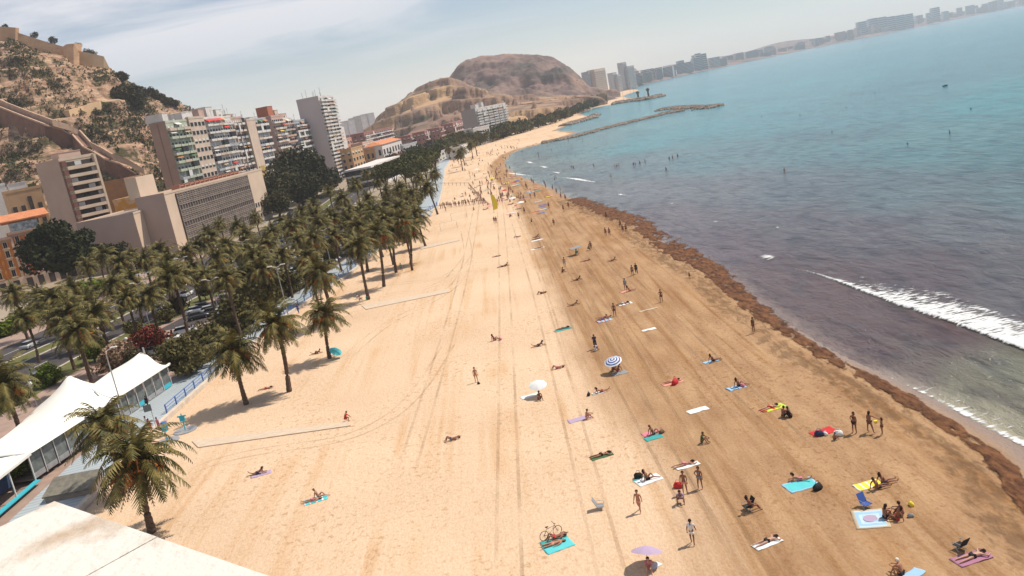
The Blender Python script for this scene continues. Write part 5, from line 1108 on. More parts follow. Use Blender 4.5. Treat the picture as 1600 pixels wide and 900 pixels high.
def skinmesh(pts,edges,rads,sub=1,root=0):
    me=bpy.data.meshes.new('tmp'); me.from_pydata([tuple(p) for p in pts],edges,[]); o=bpy.data.objects.new('tmp',me); COL.objects.link(o)
    md=o.modifiers.new('k','SKIN'); md.use_smooth_shade=True
    if not me.skin_vertices: me.skin_vertices.new() if hasattr(me.skin_vertices,'new') else None
    sv=me.skin_vertices[0].data
    for i,r_ in enumerate(rads): sv[i].radius=(r_,r_) if not hasattr(r_,'__len__') else r_
    for i in range(len(rads)): sv[i].use_root=(i==root)
    s=o.modifiers.new('s','SUBSURF'); s.levels=sub
    bpy.context.view_layer.update(); dg=bpy.context.evaluated_depsgraph_get(); e=o.evaluated_get(dg); m2=bpy.data.meshes.new_from_object(e)
    V=[tuple(v.co) for v in m2.vertices]; Fs=[tuple(p.vertices) for p in m2.polygons]
    bpy.data.objects.remove(o); bpy.data.meshes.remove(m2); return V,Fs
def n_(v): return Vector(v).normalized()
def pose(torso=(0,0,1),up=(0,1,0),head=None,al=(-.18,0,-1),fl=(-.05,.2,-1),ar=(.18,0,-1),fr=(.05,.2,-1),tl=(-.07,.02,-1),sl=(-.02,-.03,-1),tr=(.07,.02,-1),sr=(.02,-.03,-1),ftl=(0,1,-.1),ftr=(0,1,-.1),slump=0):
    """FK skeleton of a 1.7 m adult; x right, y front, z up. returns joints"""
    t=n_(torso); X=Vector((1,0,0)); J={}
    J['pel']=Vector((0,0,0)); J['wai']=t*.17; J['che']=t*.36; 
    t2=(t+Vector((0,.12*slump,0))).normalized(); J['nek']=J['che']+t2*.17; h=n_(head or t2); J['hd0']=J['nek']+h*.08; J['hd1']=J['nek']+h*.155; J['hd2']=J['nek']+h*.245; J['hdir']=h
    for s,k,a,f in ((-1,'l',al,fl),(1,'r',ar,fr)):
        J['sh'+k]=J['nek']-t2*.055+X*s*.175; J['el'+k]=J['sh'+k]+n_(a)*.28; J['wr'+k]=J['el'+k]+n_(f)*.25; J['fd'+k]=n_(f)
    for s,k,a,f,g in ((-1,'l',tl,sl,ftl),(1,'r',tr,sr,ftr)):
        J['hp'+k]=X*s*.095-t*.03; J['kn'+k]=J['hp'+k]+n_(a)*.43; J['an'+k]=J['kn'+k]+n_(f)*.41; J['to'+k]=J['an'+k]+n_(g)*.19+Vector((0,0,-.03))
        J['mt'+k]=J['hp'+k].lerp(J['kn'+k],.5)
    J['front']=Vector((0,1,0)) if abs(t.z)>.5 else Vector((0,0,1)); return J
def figure(J,face=None):
    order=['pel','wai','che','nek','hd0','hd1','hd2','shl','ell','wrl','shr','elr','wrr','hpl','knl','anl','tol','hpr','knr','anr','tor']
    rd=dict(pel=.135,wai=.115,che=.145,nek=.052,hd0=.062,hd1=.098,hd2=.075,shl=.062,ell=.043,wrl=.028,shr=.062,elr=.043,wrr=.028,hpl=.098,knl=.058,anl=.036,tol=.03,hpr=.098,knr=.058,anr=.036,tor=.03)
    ed=[('pel','wai'),('wai','che'),('che','nek'),('nek','hd0'),('hd0','hd1'),('hd1','hd2'),('che','shl'),('shl','ell'),('ell','wrl'),('che','shr'),('shr','elr'),('elr','wrr'),('pel','hpl'),('hpl','knl'),('knl','anl'),('anl','tol'),('pel','hpr'),('hpr','knr'),('knr','anr'),('anr','tor')]
    V,Fs=skinmesh([J[k] for k in order],[(order.index(a),order.index(b)) for a,b in ed],[rd[k] for k in order])
    mb=MB(); mb.v=list(V); mb.f=list(Fs); mb.m=[0]*len(Fs)
    fr=face or J['front']
    for k in 'lr':   # hands: palm, four unequal curled fingers and a thumb from the side of the palm
        w=J['wr'+k]; d=J['fd'+k]; s=d.cross(fr); s=s.normalized() if s.length>.1 else Vector((1,0,0)); c=fr if abs(d.dot(fr))<.8 else Vector((0,0,-1)); pm=w+d*.085
        mb.tube([w-d*.02,w+d*.04,pm],[.024,.034,.030],6)
        for q,l_ in ((-.024,.055),(-.008,.07),(.008,.075),(.024,.065)):
            a=pm+s*q-d*.01; mb.tube([a,a+d*l_*.55+c*.006,a+d*l_*.85+c*.03],[.0095,.0085,.006],4)
        a=w+d*.03+s*(.028 if k=='l' else -.028); o_=s*(1 if k=='l' else -1); mb.tube([a,a+o_*.025+d*.025+c*.01,a+o_*.03+d*.055+c*.02],[.011,.01,.007],4)
    h=J['hdir']; hc=J['hd1']; f=(fr-h*fr.dot(h)); f=f.normalized() if f.length>.1 else Vector((0,0,1)); sd_=h.cross(f)
    mb.tube([hc+f*.085-h*.0,hc+f*.118-h*.02,hc+f*.09-h*.035],[.008,.016,.014],5)
    for s in (-1,1): mb.ell(tuple(hc+sd_*s*.098),(.02,.02,.03),5,4)
    return mb
def hairmesh(J,fr,long=False):
    h=J['hdir']; hc=J['hd1']; f=(fr-h*fr.dot(h)); f=f.normalized() if f.length>.1 else Vector((0,0,1))
    c=hc+h*.028-f*.018; mb=MB(); mb.ell((0,0,0),(.112,.115,.115),10,7)
    sd_=h.cross(f); out_=[]
    for v in mb.v:
        p=Vector(v); q=c+sd_*p.x+f*p.y+h*p.z
        if (q-hc).dot(f)>.045 and (q-hc).dot(h)<.055: q=q-f*.06
        out_.append(tuple(q))
    mb.v=out_
    if long: mb.tube([hc-f*.09+h*.04,hc-f*.105-h*.09,J['nek']-f*.09-h*.07],[.07,.07,.03],7)
    # dark eyes and mouth line
    for s in (-1,1): mb.ell(tuple(hc+f*.093+sd_*s*.034+h*.012),(.011,.011,.008),5,3)
    return mb
def cloth(J,kind):
    if kind=='trunks': k=['pel','hpl','mtl','hpr','mtr','wai2']; J['wai2']=J['pel'].lerp(J['wai'],.5); ed=[(0,1),(1,2),(0,3),(3,4),(0,5)]; r_=[.145,.112,.098,.112,.098,.128]
    elif kind=='briefs': k=['pel','hpl','b1','hpr','b2']; J['b1']=J['hpl'].lerp(J['knl'],.16); J['b2']=J['hpr'].lerp(J['knr'],.16); ed=[(0,1),(1,2),(0,3),(3,4)]; r_=[.142,.108,.095,.108,.095]
    elif kind=='top': k=['c0','che','c1']; J['c0']=J['wai'].lerp(J['che'],.62); J['c1']=J['che'].lerp(J['nek'],.25); ed=[(0,1),(1,2)]; r_=[.135,.153,.128]
    elif kind=='shirt': k=['pel','wai','che','n2','shl','a1','shr','a2']; J['n2']=J['che'].lerp(J['nek'],.6); J['a1']=J['shl'].lerp(J['ell'],.6); J['a2']=J['shr'].lerp(J['elr'],.6); ed=[(0,1),(1,2),(2,3),(2,4),(4,5),(2,6),(6,7)]; r_=[.152,.138,.163,.09,.08,.066,.08,.066]
    elif kind=='trousers': k=['pel','hpl','knl','al','hpr','knr','ar']; J['al']=J['knl'].lerp(J['anl'],.85); J['ar']=J['knr'].lerp(J['anr'],.85); ed=[(0,1),(1,2),(2,3),(0,4),(4,5),(5,6)]; r_=[.148,.115,.082,.062,.115,.082,.062]
    V,Fs=skinmesh([J[q] for q in k],ed,r_); mb=MB(); mb.v=V; mb.f=Fs; mb.m=[0]*len(Fs); return mb
LIE=dict(torso=(0,-1,.03),tl=(-.12,1,.0),sl=(-.04,1,-.02),tr=(.12,1,0),sr=(.04,1,-.02))
POSES={
 'stand':dict(),
 'stand_hip':dict(ar=(.55,-.1,-.8),fr=(-.75,.25,-.6),tr=(.12,.05,-1),sr=(.05,-.05,-1)),
 'walk':dict(torso=(0,.06,1),tl=(-.05,.42,-.9),sl=(-.02,-.02,-1),tr=(.05,-.30,-.95),sr=(.02,-.62,-.8),al=(-.15,-.35,-.9),fl=(-.05,-.05,-1),ar=(.15,.3,-.9),fr=(.05,.5,-.85)),
 'stride':dict(torso=(0,.08,1),tl=(-.05,.25,-.97),sl=(0,.2,-1),tr=(.05,-.35,-.93),sr=(.02,-.45,-.9),al=(-.2,-.2,-.9),fl=(-.1,.1,-1),ar=(.2,.2,-.9),fr=(.1,.5,-.8)),
 'phone':dict(al=(-.2,.25,-.95),fl=(.35,.8,.45),ar=(.2,.3,-.95),fr=(-.35,.8,.5),head=(0,.3,1)),
 'reach':dict(torso=(0,.1,1),ar=(.8,.35,-.45),fr=(.85,.4,-.35),tl=(-.25,.05,-1),tr=(.3,.0,-1),sr=(.25,0,-1)),
 'sit':dict(torso=(0,-.38,.92),al=(-.25,-.55,-.8),fl=(-.1,-.15,-1),ar=(.25,-.55,-.8),fr=(.1,-.15,-1),tl=(-.12,1,.10),sl=(-.05,1,-.22),tr=(.12,1,.10),sr=(.05,1,-.22),ftl=(0,.4,.9),ftr=(0,.4,.9)),
 'hug':dict(torso=(0,.15,1),slump=2,al=(-.15,.75,-.6),fl=(.35,.85,-.1),ar=(.15,.75,-.6),fr=(-.35,.85,-.1),tl=(-.12,.72,.68),sl=(-.02,.42,-.9),tr=(.12,.72,.68),sr=(.02,.42,-.9)),
 'sit_knees':dict(torso=(0,-.3,.95),al=(-.2,-.5,-.85),fl=(-.1,-.2,-1),ar=(.2,-.5,-.85),fr=(.1,-.2,-1),tl=(-.1,.75,.62),sl=(0,.55,-.82),tr=(.1,.95,.2),sr=(0,.9,-.3)),
 'back':dict(**LIE,al=(-.5,.8,-.02),fl=(-.1,1,-.05),ar=(.5,.8,-.02),fr=(.1,1,-.05),ftl=(-.2,.3,.9),ftr=(.2,.3,.9)),
 'knees':dict(**{**LIE,'tl':(-.1,.78,.62),'sl':(0,.5,-.85),'tr':(.1,.72,.68),'sr':(0,.55,-.82)},al=(-.5,.8,-.02),fl=(.4,.9,.05),ar=(.5,-.6,-.02),fr=(-.7,-.6,.0)),
 'prone':dict(**LIE,al=(-.8,-.6,-.02),fl=(.55,-.8,-.05),ar=(.8,-.6,-.02),fr=(-.55,-.8,-.05),ftl=(0,1,-.3),ftr=(0,1,-.3)),
 'prop':dict(**{**LIE,'torso':(0,-.9,.42),'tl':(-.1,1,-.06),'tr':(.1,1,-.06),'sr':(.02,.8,.45)},head=(0,-.4,.9),al=(-.15,-.1,-1),fl=(.1,-1,-.05),ar=(.15,-.1,-1),fr=(-.1,-1,-.05),ftl=(0,1,-.2),ftr=(0,.2,1)),
 'squat':dict(torso=(0,.42,.9),slump=1,al=(-.2,.8,-.55),fl=(.1,.5,-.85),ar=(.2,.8,-.55),fr=(-.1,.5,-.85),tl=(-.3,.85,.25),sl=(.0,-.35,-.93),tr=(.3,.85,.25),sr=(0,-.35,-.93)),
 'chair':dict(torso=(0,-.28,.96),al=(-.2,.35,-.9),fl=(0,.95,-.2),ar=(.2,.35,-.9),fr=(0,.95,-.2),tl=(-.1,1,.05),sl=(-.03,.35,-.93),tr=(.1,1,.05),sr=(.03,.35,-.93)),
 'bend':dict(torso=(0,.75,.62),slump=1,al=(-.1,.5,-.85),fl=(0,.3,-1),ar=(.1,.5,-.85),fr=(0,.3,-1),tl=(-.1,.1,-1),sl=(0,-.2,-1),tr=(.1,.15,-1),sr=(0,-.25,-1)),
}
FIG={}
def proto(pn):
    if pn in FIG: return FIG[pn]
    J=pose(**POSES[pn]); fr=Vector((0,0,1)) if pn in('back','knees') else (Vector((0,0,-1)) if pn=='prone' else Vector((0,1,0)))
    if pn=='prop': fr=Vector((0,-1,0))
    mb=figure(J,fr); zmin=min(v[2] for v in mb.v); sh=lambda b:([(v[0],v[1],v[2]-zmin) for v in b.v])
    out_={}
    mb.v=sh(mb); out_['body']=mb.mesh('body',SKIN[0],True)
    for k,lg in (('hair',False),('long_hair',True)):
        b=hairmesh(J,fr,lg); b.v=sh(b); out_[k]=b.mesh('hair',HAIR[0],True)
    for k in ('trunks','briefs','top','shirt','trousers'):
        b=cloth(J,k); b.v=sh(b); out_[k]=b.mesh(k,CL['black'],True)
    FIG[pn]=out_; return out_
WEAR={'m':('trunks',),'f':('briefs','top'),'t':('briefs',),'s':('shirt','trunks'),'d':('shirt','trousers')}
NAMES={'trunks':'swim_trunks','briefs':'bikini_bottom','top':'bikini_top','shirt':'shirt','trousers':'trousers'}
def person(px,py,pn,head,skin=0,wear='m',col='black',label=None,group=None,z=0.,s=1.,hair=0,long=None,pos=None,col2=None):
    f=pos if pos is not None else G(px,py,z); pr=proto(pn)
    r=thing('person',label,'person',f,rad(head),group,s)
    def add(nm,me,m):
        o=link(nm,me,r); o.material_slots[0].link='OBJECT'; o.material_slots[0].material=m
    add('body',pr['body'],SKIN[skin]); lg=long if long is not None else wear in('f','t')
    add('hair',pr['long_hair' if lg else 'hair'],HAIR[hair])
    for i,k in enumerate(WEAR[wear]): add(NAMES[k],pr[k],CL[col2 if (i and col2) else col])
    return r
# heading: 0 = facing away from the camera (+Y), 90 = facing left, -90 = facing right (the sea)
def towel(px,py,w,l,ang,col,label,group=None,trim=None,pos=None,z=.02,col3=None):
    g=pos if pos is not None else G(px,py,0); mb=MB(); nx,ny=10,16; rr=random.Random(int(px*7+py))
    for j in range(ny+1):
        for i in range(nx+1):
            x=(i/nx-.5)*w; y=(j/ny-.5)*l; k=nz3(x*1.8+px,y*1.8,py)*.05; mb.v.append((x+nz3(y*2+px,py)*.05,y+nz3(x*2+py,px)*.05,z+.01+max(-.01,k)))
    for j in range(ny):
        for i in range(nx):
            a=j*(nx+1)+i; mb.f.append((a,a+1,a+nx+2,a+nx+1)); e=(i in(0,nx-1) or j in(0,ny-1)); st=(j%4==0)
            rg=min(i,nx-1-i,j*nx//ny,(ny-1-j)*nx//ny); st=(rg in(1,3)) if trim=='sand' else (j%4==0); mb.m.append(1 if (e and trim) else (2 if (col3 and st) else 0))
    ms=[CL[col],CL[trim or col],CL[col3 or col]]
    o=mb.build('towel',ms,None,True,loc=g); o.rotation_euler=(0,0,rad(ang)); md=o.modifiers.new('s','SOLIDIFY'); md.thickness=.012
    tag(o,label,'towel',group); return o
def bag(px,py,col,label,s=.3):
    mb=MB(); rr=random.Random(int(px+py)); secs=[]
    for z,w,d in ((0,.24,.13),(.10,.27,.16),(.22,.24,.13),(.32,.17,.05)):
        secs.append([(w*math.copysign(abs(math.cos(t))**.6,math.cos(t))+rr.uniform(-.02,.02),d*math.copysign(abs(math.sin(t))**.6,math.sin(t)),z) for t in [2*math.pi*k/12 for k in range(12)]]); secs[-1].append(secs[-1][0])
    loft(mb,secs); mb.tube([(-.12,0,.30),(-.07,0,.46),(.07,0,.46),(.12,0,.30)],.014,5); o=mb.build('beach_bag',CL[col],None,True,loc=G(px,py,0)); o.scale=(s/.3,)*3; o.rotation_euler=(0,0,rr.uniform(0,3)); tag(o,label,'bag')
def parasol(px,py,rad_,h,cols,label,tilt=0,open_=True,paz=0,pos=None):
    g=pos if pos is not None else G(px,py,0); r=thing('parasol',label,'parasol',g,0); r.rotation_euler=(rad(tilt),0,rad(paz))
    MB().tube([(0,0,-.1),(0,0,h)],.022,6).build('pole',MATS['grey_steel'],r)
    mb=MB(); n=32; rings=7
    for k in range(rings+1):
        t=k/rings; rr_=rad_*t
        for j in range(n):
            a=2*math.pi*j/n; sc=1-(.05*abs(math.sin(a*4))*t); mb.v.append((rr_*sc*math.cos(a),rr_*sc*math.sin(a),h+.02-.34*rad_*t**1.7-.03*abs(math.sin(a*4))*t))
    for k in range(rings):
        for j in range(n):
            j2=(j+1)%n; mb.f.append((k*n+j,(k+1)*n+j,(k+1)*n+j2,k*n+j2)); mb.m.append((k%2 if len(cols)>1 else 0))
    o=mb.build('canopy',[CL[c] for c in cols],r,True)
    for j in range(8):
        a=2*math.pi*j/8; MB().tube([(0,0,h-.45),(rad_*.5*math.cos(a),rad_*.5*math.sin(a),h-.15*rad_)],.008,4).build('rib',MATS['grey_steel'],r)
def chair(px,py,head,col,label,pos=None):
    g=pos if pos is not None else G(px,py,0); r=thing('beach_chair',label,'beach chair',g,rad(head))
    MB().box(-.27,.27,-.22,.25,.27,.30).build('seat',CL[col],r)
    mb=MB(); mb.v=[(-.27,-.22,.29),(.27,-.22,.29),(.27,-.5,.85),(-.27,-.5,.85),(-.27,-.25,.28),(.27,-.25,.28),(.27,-.53,.84),(-.27,-.53,.84)]; mb.f=[(0,1,2,3),(7,6,5,4),(0,4,5,1),(1,5,6,2),(2,6,7,3),(3,7,4,0)]; mb.m=[0]*6; mb.build('backrest',CL[col],r)
    for s in (-1,1):
        MB().tube([(s*.29,.25,.29),(s*.29,-.2,.0)],.016,5).tube([(s*.29,-.25,.3),(s*.29,.2,0)],.016,5).build('leg',MATS['grey_steel'],r)
        MB().tube([(s*.3,.22,.5),(s*.3,-.33,.5)],.018,5).tube([(s*.3,.22,.5),(s*.3,.22,.28)],.012,4).build('armrest',MATS['grey_steel'],r)
T=towel; PR=person
# --- nearest group
T(1360,811,2.0,2.3,-14,'paleblue','large pale blue beach mat with a patterned medallion and cream border',None,'sand',col3='lightblue')
mb=MB(); mb.tube([(0,0,.045),(0,0,.055)],.42,18); o=mb.build('towel_motif',CL['lilac'],None,loc=(0,0,.0)); o.parent=bpy.data.objects['towel']; o.name='printed_medallion'
PR(1383,811,'hug',-60,1,'m','black','person sitting with bent knees at the edge of the large pale blue mat',long=True)
PR(1402,812,'sit_knees',70,1,'f','red','dark tanned woman sitting opposite beside the large pale blue mat')
PR(1410,806,'hug',40,1,'m','brown','person huddled behind the pair at the large pale blue mat')
bag(1424,790,'yellow','small yellow bag lying beyond the pair at the large mat',.25); bag(1423,808,'grey','pair of grey sandals and bag right of the large mat',.22)
chair(1354,793,-160,'blue','blue folding chair standing behind the large pale blue mat')
T(1356,758,.95,1.8,-80,'yellow','yellow towel with white stripes on the damp sand',col3='white')
PR(1372,764,'sit',-82,1,'m','black','tanned man sitting with stretched legs on the yellow towel'); PR(1382,756,'sit',-85,1,'f','navy','woman sitting behind the man on the yellow towel')
T(1251,758,1.5,2.2,-80,'aqua','aqua towel beside a dark backpack',trim='lightblue')
PR(1250,751,'prop',-110,0,'f','pink','woman lying propped up on the aqua towel reading',s=.95); bag(1278,765,'black','black backpack at the corner of the aqua towel',.42)
T(1199,849,.8,1.9,-72,'white','white towel under the sunbather near the bottom edge'); PR(1199,847,'prone',-72+180,2,'t','black','pale sunbather in black briefs lying face down on the white towel')
chair(1168,797,100,'black','black low chair with a person near the damp sand'); PR(1174,799,'chair',-80,1,'f','black','woman reclining in the black low chair')
PR(1083,850,'stride',-20,1,'s','white','woman in a dark top and white shorts walking near the bottom',col2='white',long=False)
T(1518,872,1.0,2.1,-78,'purple','purple pink towel in the lower right corner'); PR(1520,871,'prone',-78+180,2,'t','black','sunbather in black briefs lying face down on the purple towel',s=1.05); chair(1500,858,20,'black','dark folding chair behind the sunbather on the purple towel')
PR(1408,898,'hug',30,0,'t','black','person in a white cap sitting at the bottom edge',hair=3,long=False); T(1428,897,.7,1.2,-60,'lightblue','bright blue towel cut by the bottom edge')
PR(1336,677,'stand_hip',120,1,'f','black','woman in a black bikini standing left in the trio by the red mat'); PR(1360,676,'reach',-60,1,'t','brown','tall woman in the middle of the trio holding a yellow bucket'); PR(1379,679,'stand',60,1,'f','brown','child standing at the right of the trio by the red mat',s=.78)
mb=MB(); mb.tube([(0,0,0),(0,0,.22)],[.09,.13],10); o=mb.build('bucket',CL['yellow'],loc=G(1370,676,0)+Vector((0,0,.75))); tag(o,'small yellow bucket held by the tall woman of the trio','bucket')
T(1286,675,1.1,1.9,-78,'red','bright red mat in front of the standing trio'); bag(1280,681,'navy','dark bag on the front edge of the red mat',.4); bag(1290,680,'white','white bag on the front edge of the red mat',.25)
PR(1304,688,'hug',-70,1,'m','navy','child crouching at the right end of the red mat',s=.65); bag(1310,681,'white','black and white bag at the right end of the red mat',.4)
T(1209,637,1.0,1.9,-75,'lime','lime and yellow towel in the middle of the damp sand',col3='yellow'); T(1199,640,.7,1.2,-75,'red','small red towel left of the lime towel'); PR(1203,638,'prone',105,2,'f','red','person lying on the red and lime towels')
PR(1224,652,'hug',-60,1,'m','black','left one of the two people hunched beside the lime towel'); PR(1235,652,'hug',60,1,'d','black','right one of the two people hunched beside the lime towel')
# standing trio near (1080,760)
PR(1071,771,'stand',160,1,'m','salmon','man with a red bag standing between two women',hair=1); bag(1060,762,'red','red shoulder bag of the standing man',.4)
PR(1095,764,'stand_hip',150,1,'f','grey','woman in a grey bikini standing on the right of the small group'); PR(1064,785,'squat',170,1,'s','lilac','woman in a lilac shirt squatting in front of the standing man',long=False)
PR(1000,800,'walk',150,0,'m','salmon','man in salmon shorts walking alone across the sand',hair=1)
T(1074,728,.7,1.9,-80,'white','white towel with red edge above the standing group'); PR(1070,727,'prone',100,0,'f','pink','sunbather lying on the white towel above the standing group')
T(1013,750,1.2,2.0,-72,'white','white and teal towel beside a dark bag'); T(1003,749,.8,1.2,-72,'teal','teal towel spread left of the white one'); PR(1012,750,'sit_knees',-80,1,'f','black','woman sitting on the white and teal towels'); bag(998,747,'black','dark bag at the left of the white and teal towels',.4)
chair(939,795,-100,'grey','empty pale folding chair with dark frame on the open sand')
T(872,853,1.3,2.0,-72,'aqua','aqua towel in front of the bicycle'); T(867,846,1.0,1.9,-72,'teal','teal towel behind the aqua towel'); PR(866,851,'back',100,0,'m','salmon','man lying on the aqua towel in front of the bicycle'); PR(868,842,'knees',100,1,'m','red','man with bent knees lying behind beside the bicycle')
# bicycle
g=G(862,840,0); r=thing('bicycle','upright bicycle parked behind the two men on the aqua towels','bicycle',g,rad(25)); M_BK=mat('bike_frame',(.05,.03,.05),rough=.4)
def wheelm(n_='wheel'):
    mb=MB(); rg=16; pts=[(.34*math.cos(2*math.pi*i/rg),0,.34+.34*math.sin(2*math.pi*i/rg)) for i in range(rg+1)]; mb.tube(pts,.022,5,cap=False)
    for i in range(8): a=math.pi*i/8; mb.tube([(.33*math.cos(a),0,.34+.33*math.sin(a)),(-.33*math.cos(a),0,.34-.33*math.sin(a))],.004,3)
    return mb.mesh(n_,M_TYRE)
wm_=wheelm(); link('wheel',wm_,r,(-.52,0,0)); link('wheel',wm_,r,(.52,0,0))
MB().tube([(-.52,0,.34),(-.08,0,.3),(-.2,0,.82),(-.52,0,.34)],.02,5).tube([(-.08,0,.3),(.36,0,.78),(-.17,0,.74)],.022,5).build('frame',M_BK,r); MB().tube([(.52,0,.34),(.34,0,.95)],.02,5).tube([(.34,-.28,1.0),(.34,0,.95),(.34,.28,1.0)],.018,5).build('handlebar',M_BK,r); MB().ell((-.22,0,.88),(.14,.07,.04),8,4).build('saddle',M_TYRE,r)
# purple parasol with people
parasol(1011,889,1.0,1.35,['lilac'],'lilac parasol tilted over a person near the bottom edge',tilt=22,paz=150); PR(1015,890,'hug',170,2,'s','pink','person in a pale pink shirt sitting under the lilac parasol'); T(1023,884,.5,.8,-60,'white','white towel end sticking out from under the lilac parasol')
# blue striped parasol
parasol(963,580,.95,1.6,['white','blue'],'blue and white ringed parasol on the middle of the beach',tilt=18,paz=-30); PR(958,580,'hug',-60,1,'m','black','left person in the shade of the ringed parasol'); PR(966,581,'sit_knees',60,1,'m','red','right person in the shade of the ringed parasol')
parasol(843,617,.95,1.5,['white'],'plain white parasol above a woman on a white towel',tilt=14,paz=0); T(828,619,.9,1.9,-75,'white','white towel beside the plain white parasol'); PR(843,624,'hug',-160,1,'f','black','woman sitting in the shade of the plain white parasol'); 
parasol(521,560,.9,1.5,['aqua'],'turquoise parasol beside the smaller palm',tilt=35,paz=60)
# scattered people, measured foot points
L_=[ # px,py,pose,heading,skin,wear,colour,label
(745,597,'stand',200,0,'m','orange','man standing alone in the middle of the open sand'),
(706,688,'knees',98,1,'m','navy','man lying with one knee up alone on the open sand'),
(498,778,'sit_knees',-80,0,'m','grey','man sitting on the mint towel near the lower left'),
(488,783,'back',98,0,'f','pink','woman lying in front of the sitting man on the mint towel'),
(403,741,'prop',98,1,'f','navy','woman lying propped on her elbows nearest the big palms'),
(917,655,'hug',-80,0,'m','salmon','man sitting with crossed arms on the long grey towel'),
(1021,679,'sit_knees',-80,1,'m','grey','man sitting on the pink and green towels'),
(1097,692,'hug',-120,1,'s','green','person in dark green crouching on the damp sand'),
(1115,565,'sit',-80,1,'f','black','woman sitting upright on the pale blue towel far right'),
(1155,604,'sit_knees',-80,1,'f','black','woman sitting with bent legs on the blue towel'),
(1050,597,'prone',100,0,'m','salmon','sunbather lying on the salmon towel under a big bag'),
(940,613,'prop',-80,0,'f','red','woman in red lying beside the small black bag'),
(940,712,'prone',98,0,'f','black','woman lying face down on the green towel'),
(871,576,'knees',98,0,'f','pink','sunbather with bent knees above the white parasol'),
(842,541,'prop',98,1,'f','navy','sunbather propped up beside the track lines'),
(773,532,'sit_knees',-70,1,'f','pink','person sitting with a pink bag on the pale sand'),
(931,545,'phone',170,1,'d','navy','dark dressed person standing over the seated pair'),
(930,549,'hug',-40,1,'s','white','person in white sitting at the feet of the dark dressed one'),
(1178,519,'stand',30,1,'s','brown','person walking alone beside the seaweed bank'),
(1034,472,'stand_hip',170,1,'m','black','man standing alone in the middle of the damp sand'),
(961,494,'stand',170,1,'m','navy','dark person standing right of the pink towels'),
(942,500,'prop',98,1,'m','blue','man lying on the striped towel left of the dark person'),
(946,496,'back',98,0,'f','pink','woman lying behind the man on the striped towel'),
(978,453,'stand',20,1,'s','grey','person standing behind the salmon towel'),
(984,455,'sit',-80,0,'f','salmon','woman sitting on the salmon towel with stretched legs'),
(974,475,'prone',100,1,'f','white','sunbather on the white and dark towel'),
(989,431,'walk',170,1,'m','black','left walker of the pair in the middle of the damp sand'),
(995,428,'walk',170,1,'d','black','right walker of the pair in the middle of the damp sand'),
(897,477,'prop',98,1,'m','green','sunbather on the boundary of the damp sand'),
(846,459,'knees',98,1,'f','black','sunbather alone on the tyre tracks'),
(880,514,'prone',98,1,'f','teal','sunbather on the long teal towel'),
(902,438,'prop',98,1,'f','black','lone sunbather left of the walkers'),
(879,426,'hug',-60,1,'m','black','person hunched by the damp boundary'),
(883,417,'stand',10,0,'m','grey','person standing behind the hunched one'),
(789,416,'prop',98,1,'m','navy','first of the couple lying on the tracks'),
(785,417,'prone',98,1,'f','black','second of the couple lying on the tracks'),
(1078,436,'stand',0,1,'m','navy','child standing near the seaweed bank',),
(919,391,'squat',-90,1,'m','black','person crouching with a bicycle on the damp sand'),
(924,391,'stand',0,1,'m','brown','person standing beside the crouching cyclist'),
(900,397,'hug',-70,1,'s','teal','person in the shade of the small grey shelter'),
(915,408,'prone',98,0,'f','pink','sunbather in pink below the grey shelter'),
(957,408,'prop',98,1,'m','black','sunbather on the damp sand right of the grey shelter'),
(947,369,'stand',0,1,'m','black','left one of the pair walking by the seaweed'),
(953,369,'stand',0,1,'m','navy','right one of the pair walking by the seaweed'),
(970,356,'walk',0,1,'m','black','foremost of the trio beside the seaweed'),
(974,364,'walk',0,1,'m','navy','middle one of the trio beside the seaweed'),
(979,363,'walk',0,1,'m','black','last of the trio beside the seaweed'),
(948,343,'stand',0,1,'f','brown','person standing where the seaweed begins'),
(838,371,'prop',98,1,'f','grey','topmost of the three sunbathers in a column'),
(838,374,'prone',98,1,'m','black','middle of the three sunbathers in a column'),
(842,388,'back',98,1,'m','black','lowest of the three sunbathers in a column'),
(808,371,'knees',98,1,'m','navy','sunbather left of the three in a column'),
(776,401,'back',98,0,'f','grey','sunbather on the pale sand beside the tracks'),
(773,349,'stand',0,1,'s','brown','first of the close pair standing below the yellow sail'),
(776,349,'stand',0,1,'s','brown','second of the close pair standing below the yellow sail'),
(797,339,'hug',-90,1,'d','black','dark group member left of the white parasol row'),
(811,342,'stand',0,1,'m','black','person standing in front of the dark group'),
(831,347,'hug',0,1,'m','green','person sitting apart below the crowd'),
(866,353,'stand',0,1,'m','black','person standing on the damp sand below the crowd'),
(858,326,'stand',0,1,'m','navy','walker on the damp sand by the crowd'),
(881,331,'stand',0,1,'m','brown','left walker near the shoreline bend'),
(889,326,'stand',0,1,'m','brown','right walker near the shoreline bend'),
(820,334,'stand',0,1,'m','black','person standing right of the dark group'),
(232,672,'stand',-30,1,'d','white','person in white strolling on the promenade by the railing'),
(237,676,'stand_hip',-30,1,'d','red','person in dark red leaning at the railing'),
(250,674,'stand',-30,1,'s','pink','person in pink between the sign and the bin'),
(232,638,'walk',-20,1,'d','black','person in black walking along the front of the white tent'),
(467,490,'walk',170,1,'d','blue','person in blue walking on the promenade beyond the palms'),
(495,553,'prop',98,1,'m','black','person lying in the shade of the smaller palm'),
(416,608,'prone',98,0,'t','red','sunbather lying in the shade between the two near palms'),
(540,659,'squat',-60,0,'s','red','cyclist in a red shirt stopped at the end of the boardwalk'),
(620,424,'stand',0,1,'m','black','first of the group in the shade of the last palms'),
(628,424,'stand',0,1,'s','teal','second of the group in the shade of the last palms'),
(558,467,'hug',-70,1,'s','white','first person sitting by the boardwalk palm'),
(562,470,'hug',-60,1,'s','white','second person sitting by the boardwalk palm'),
(573,469,'hug',-60,1,'s','teal','person in teal leaning on the boardwalk palm')]
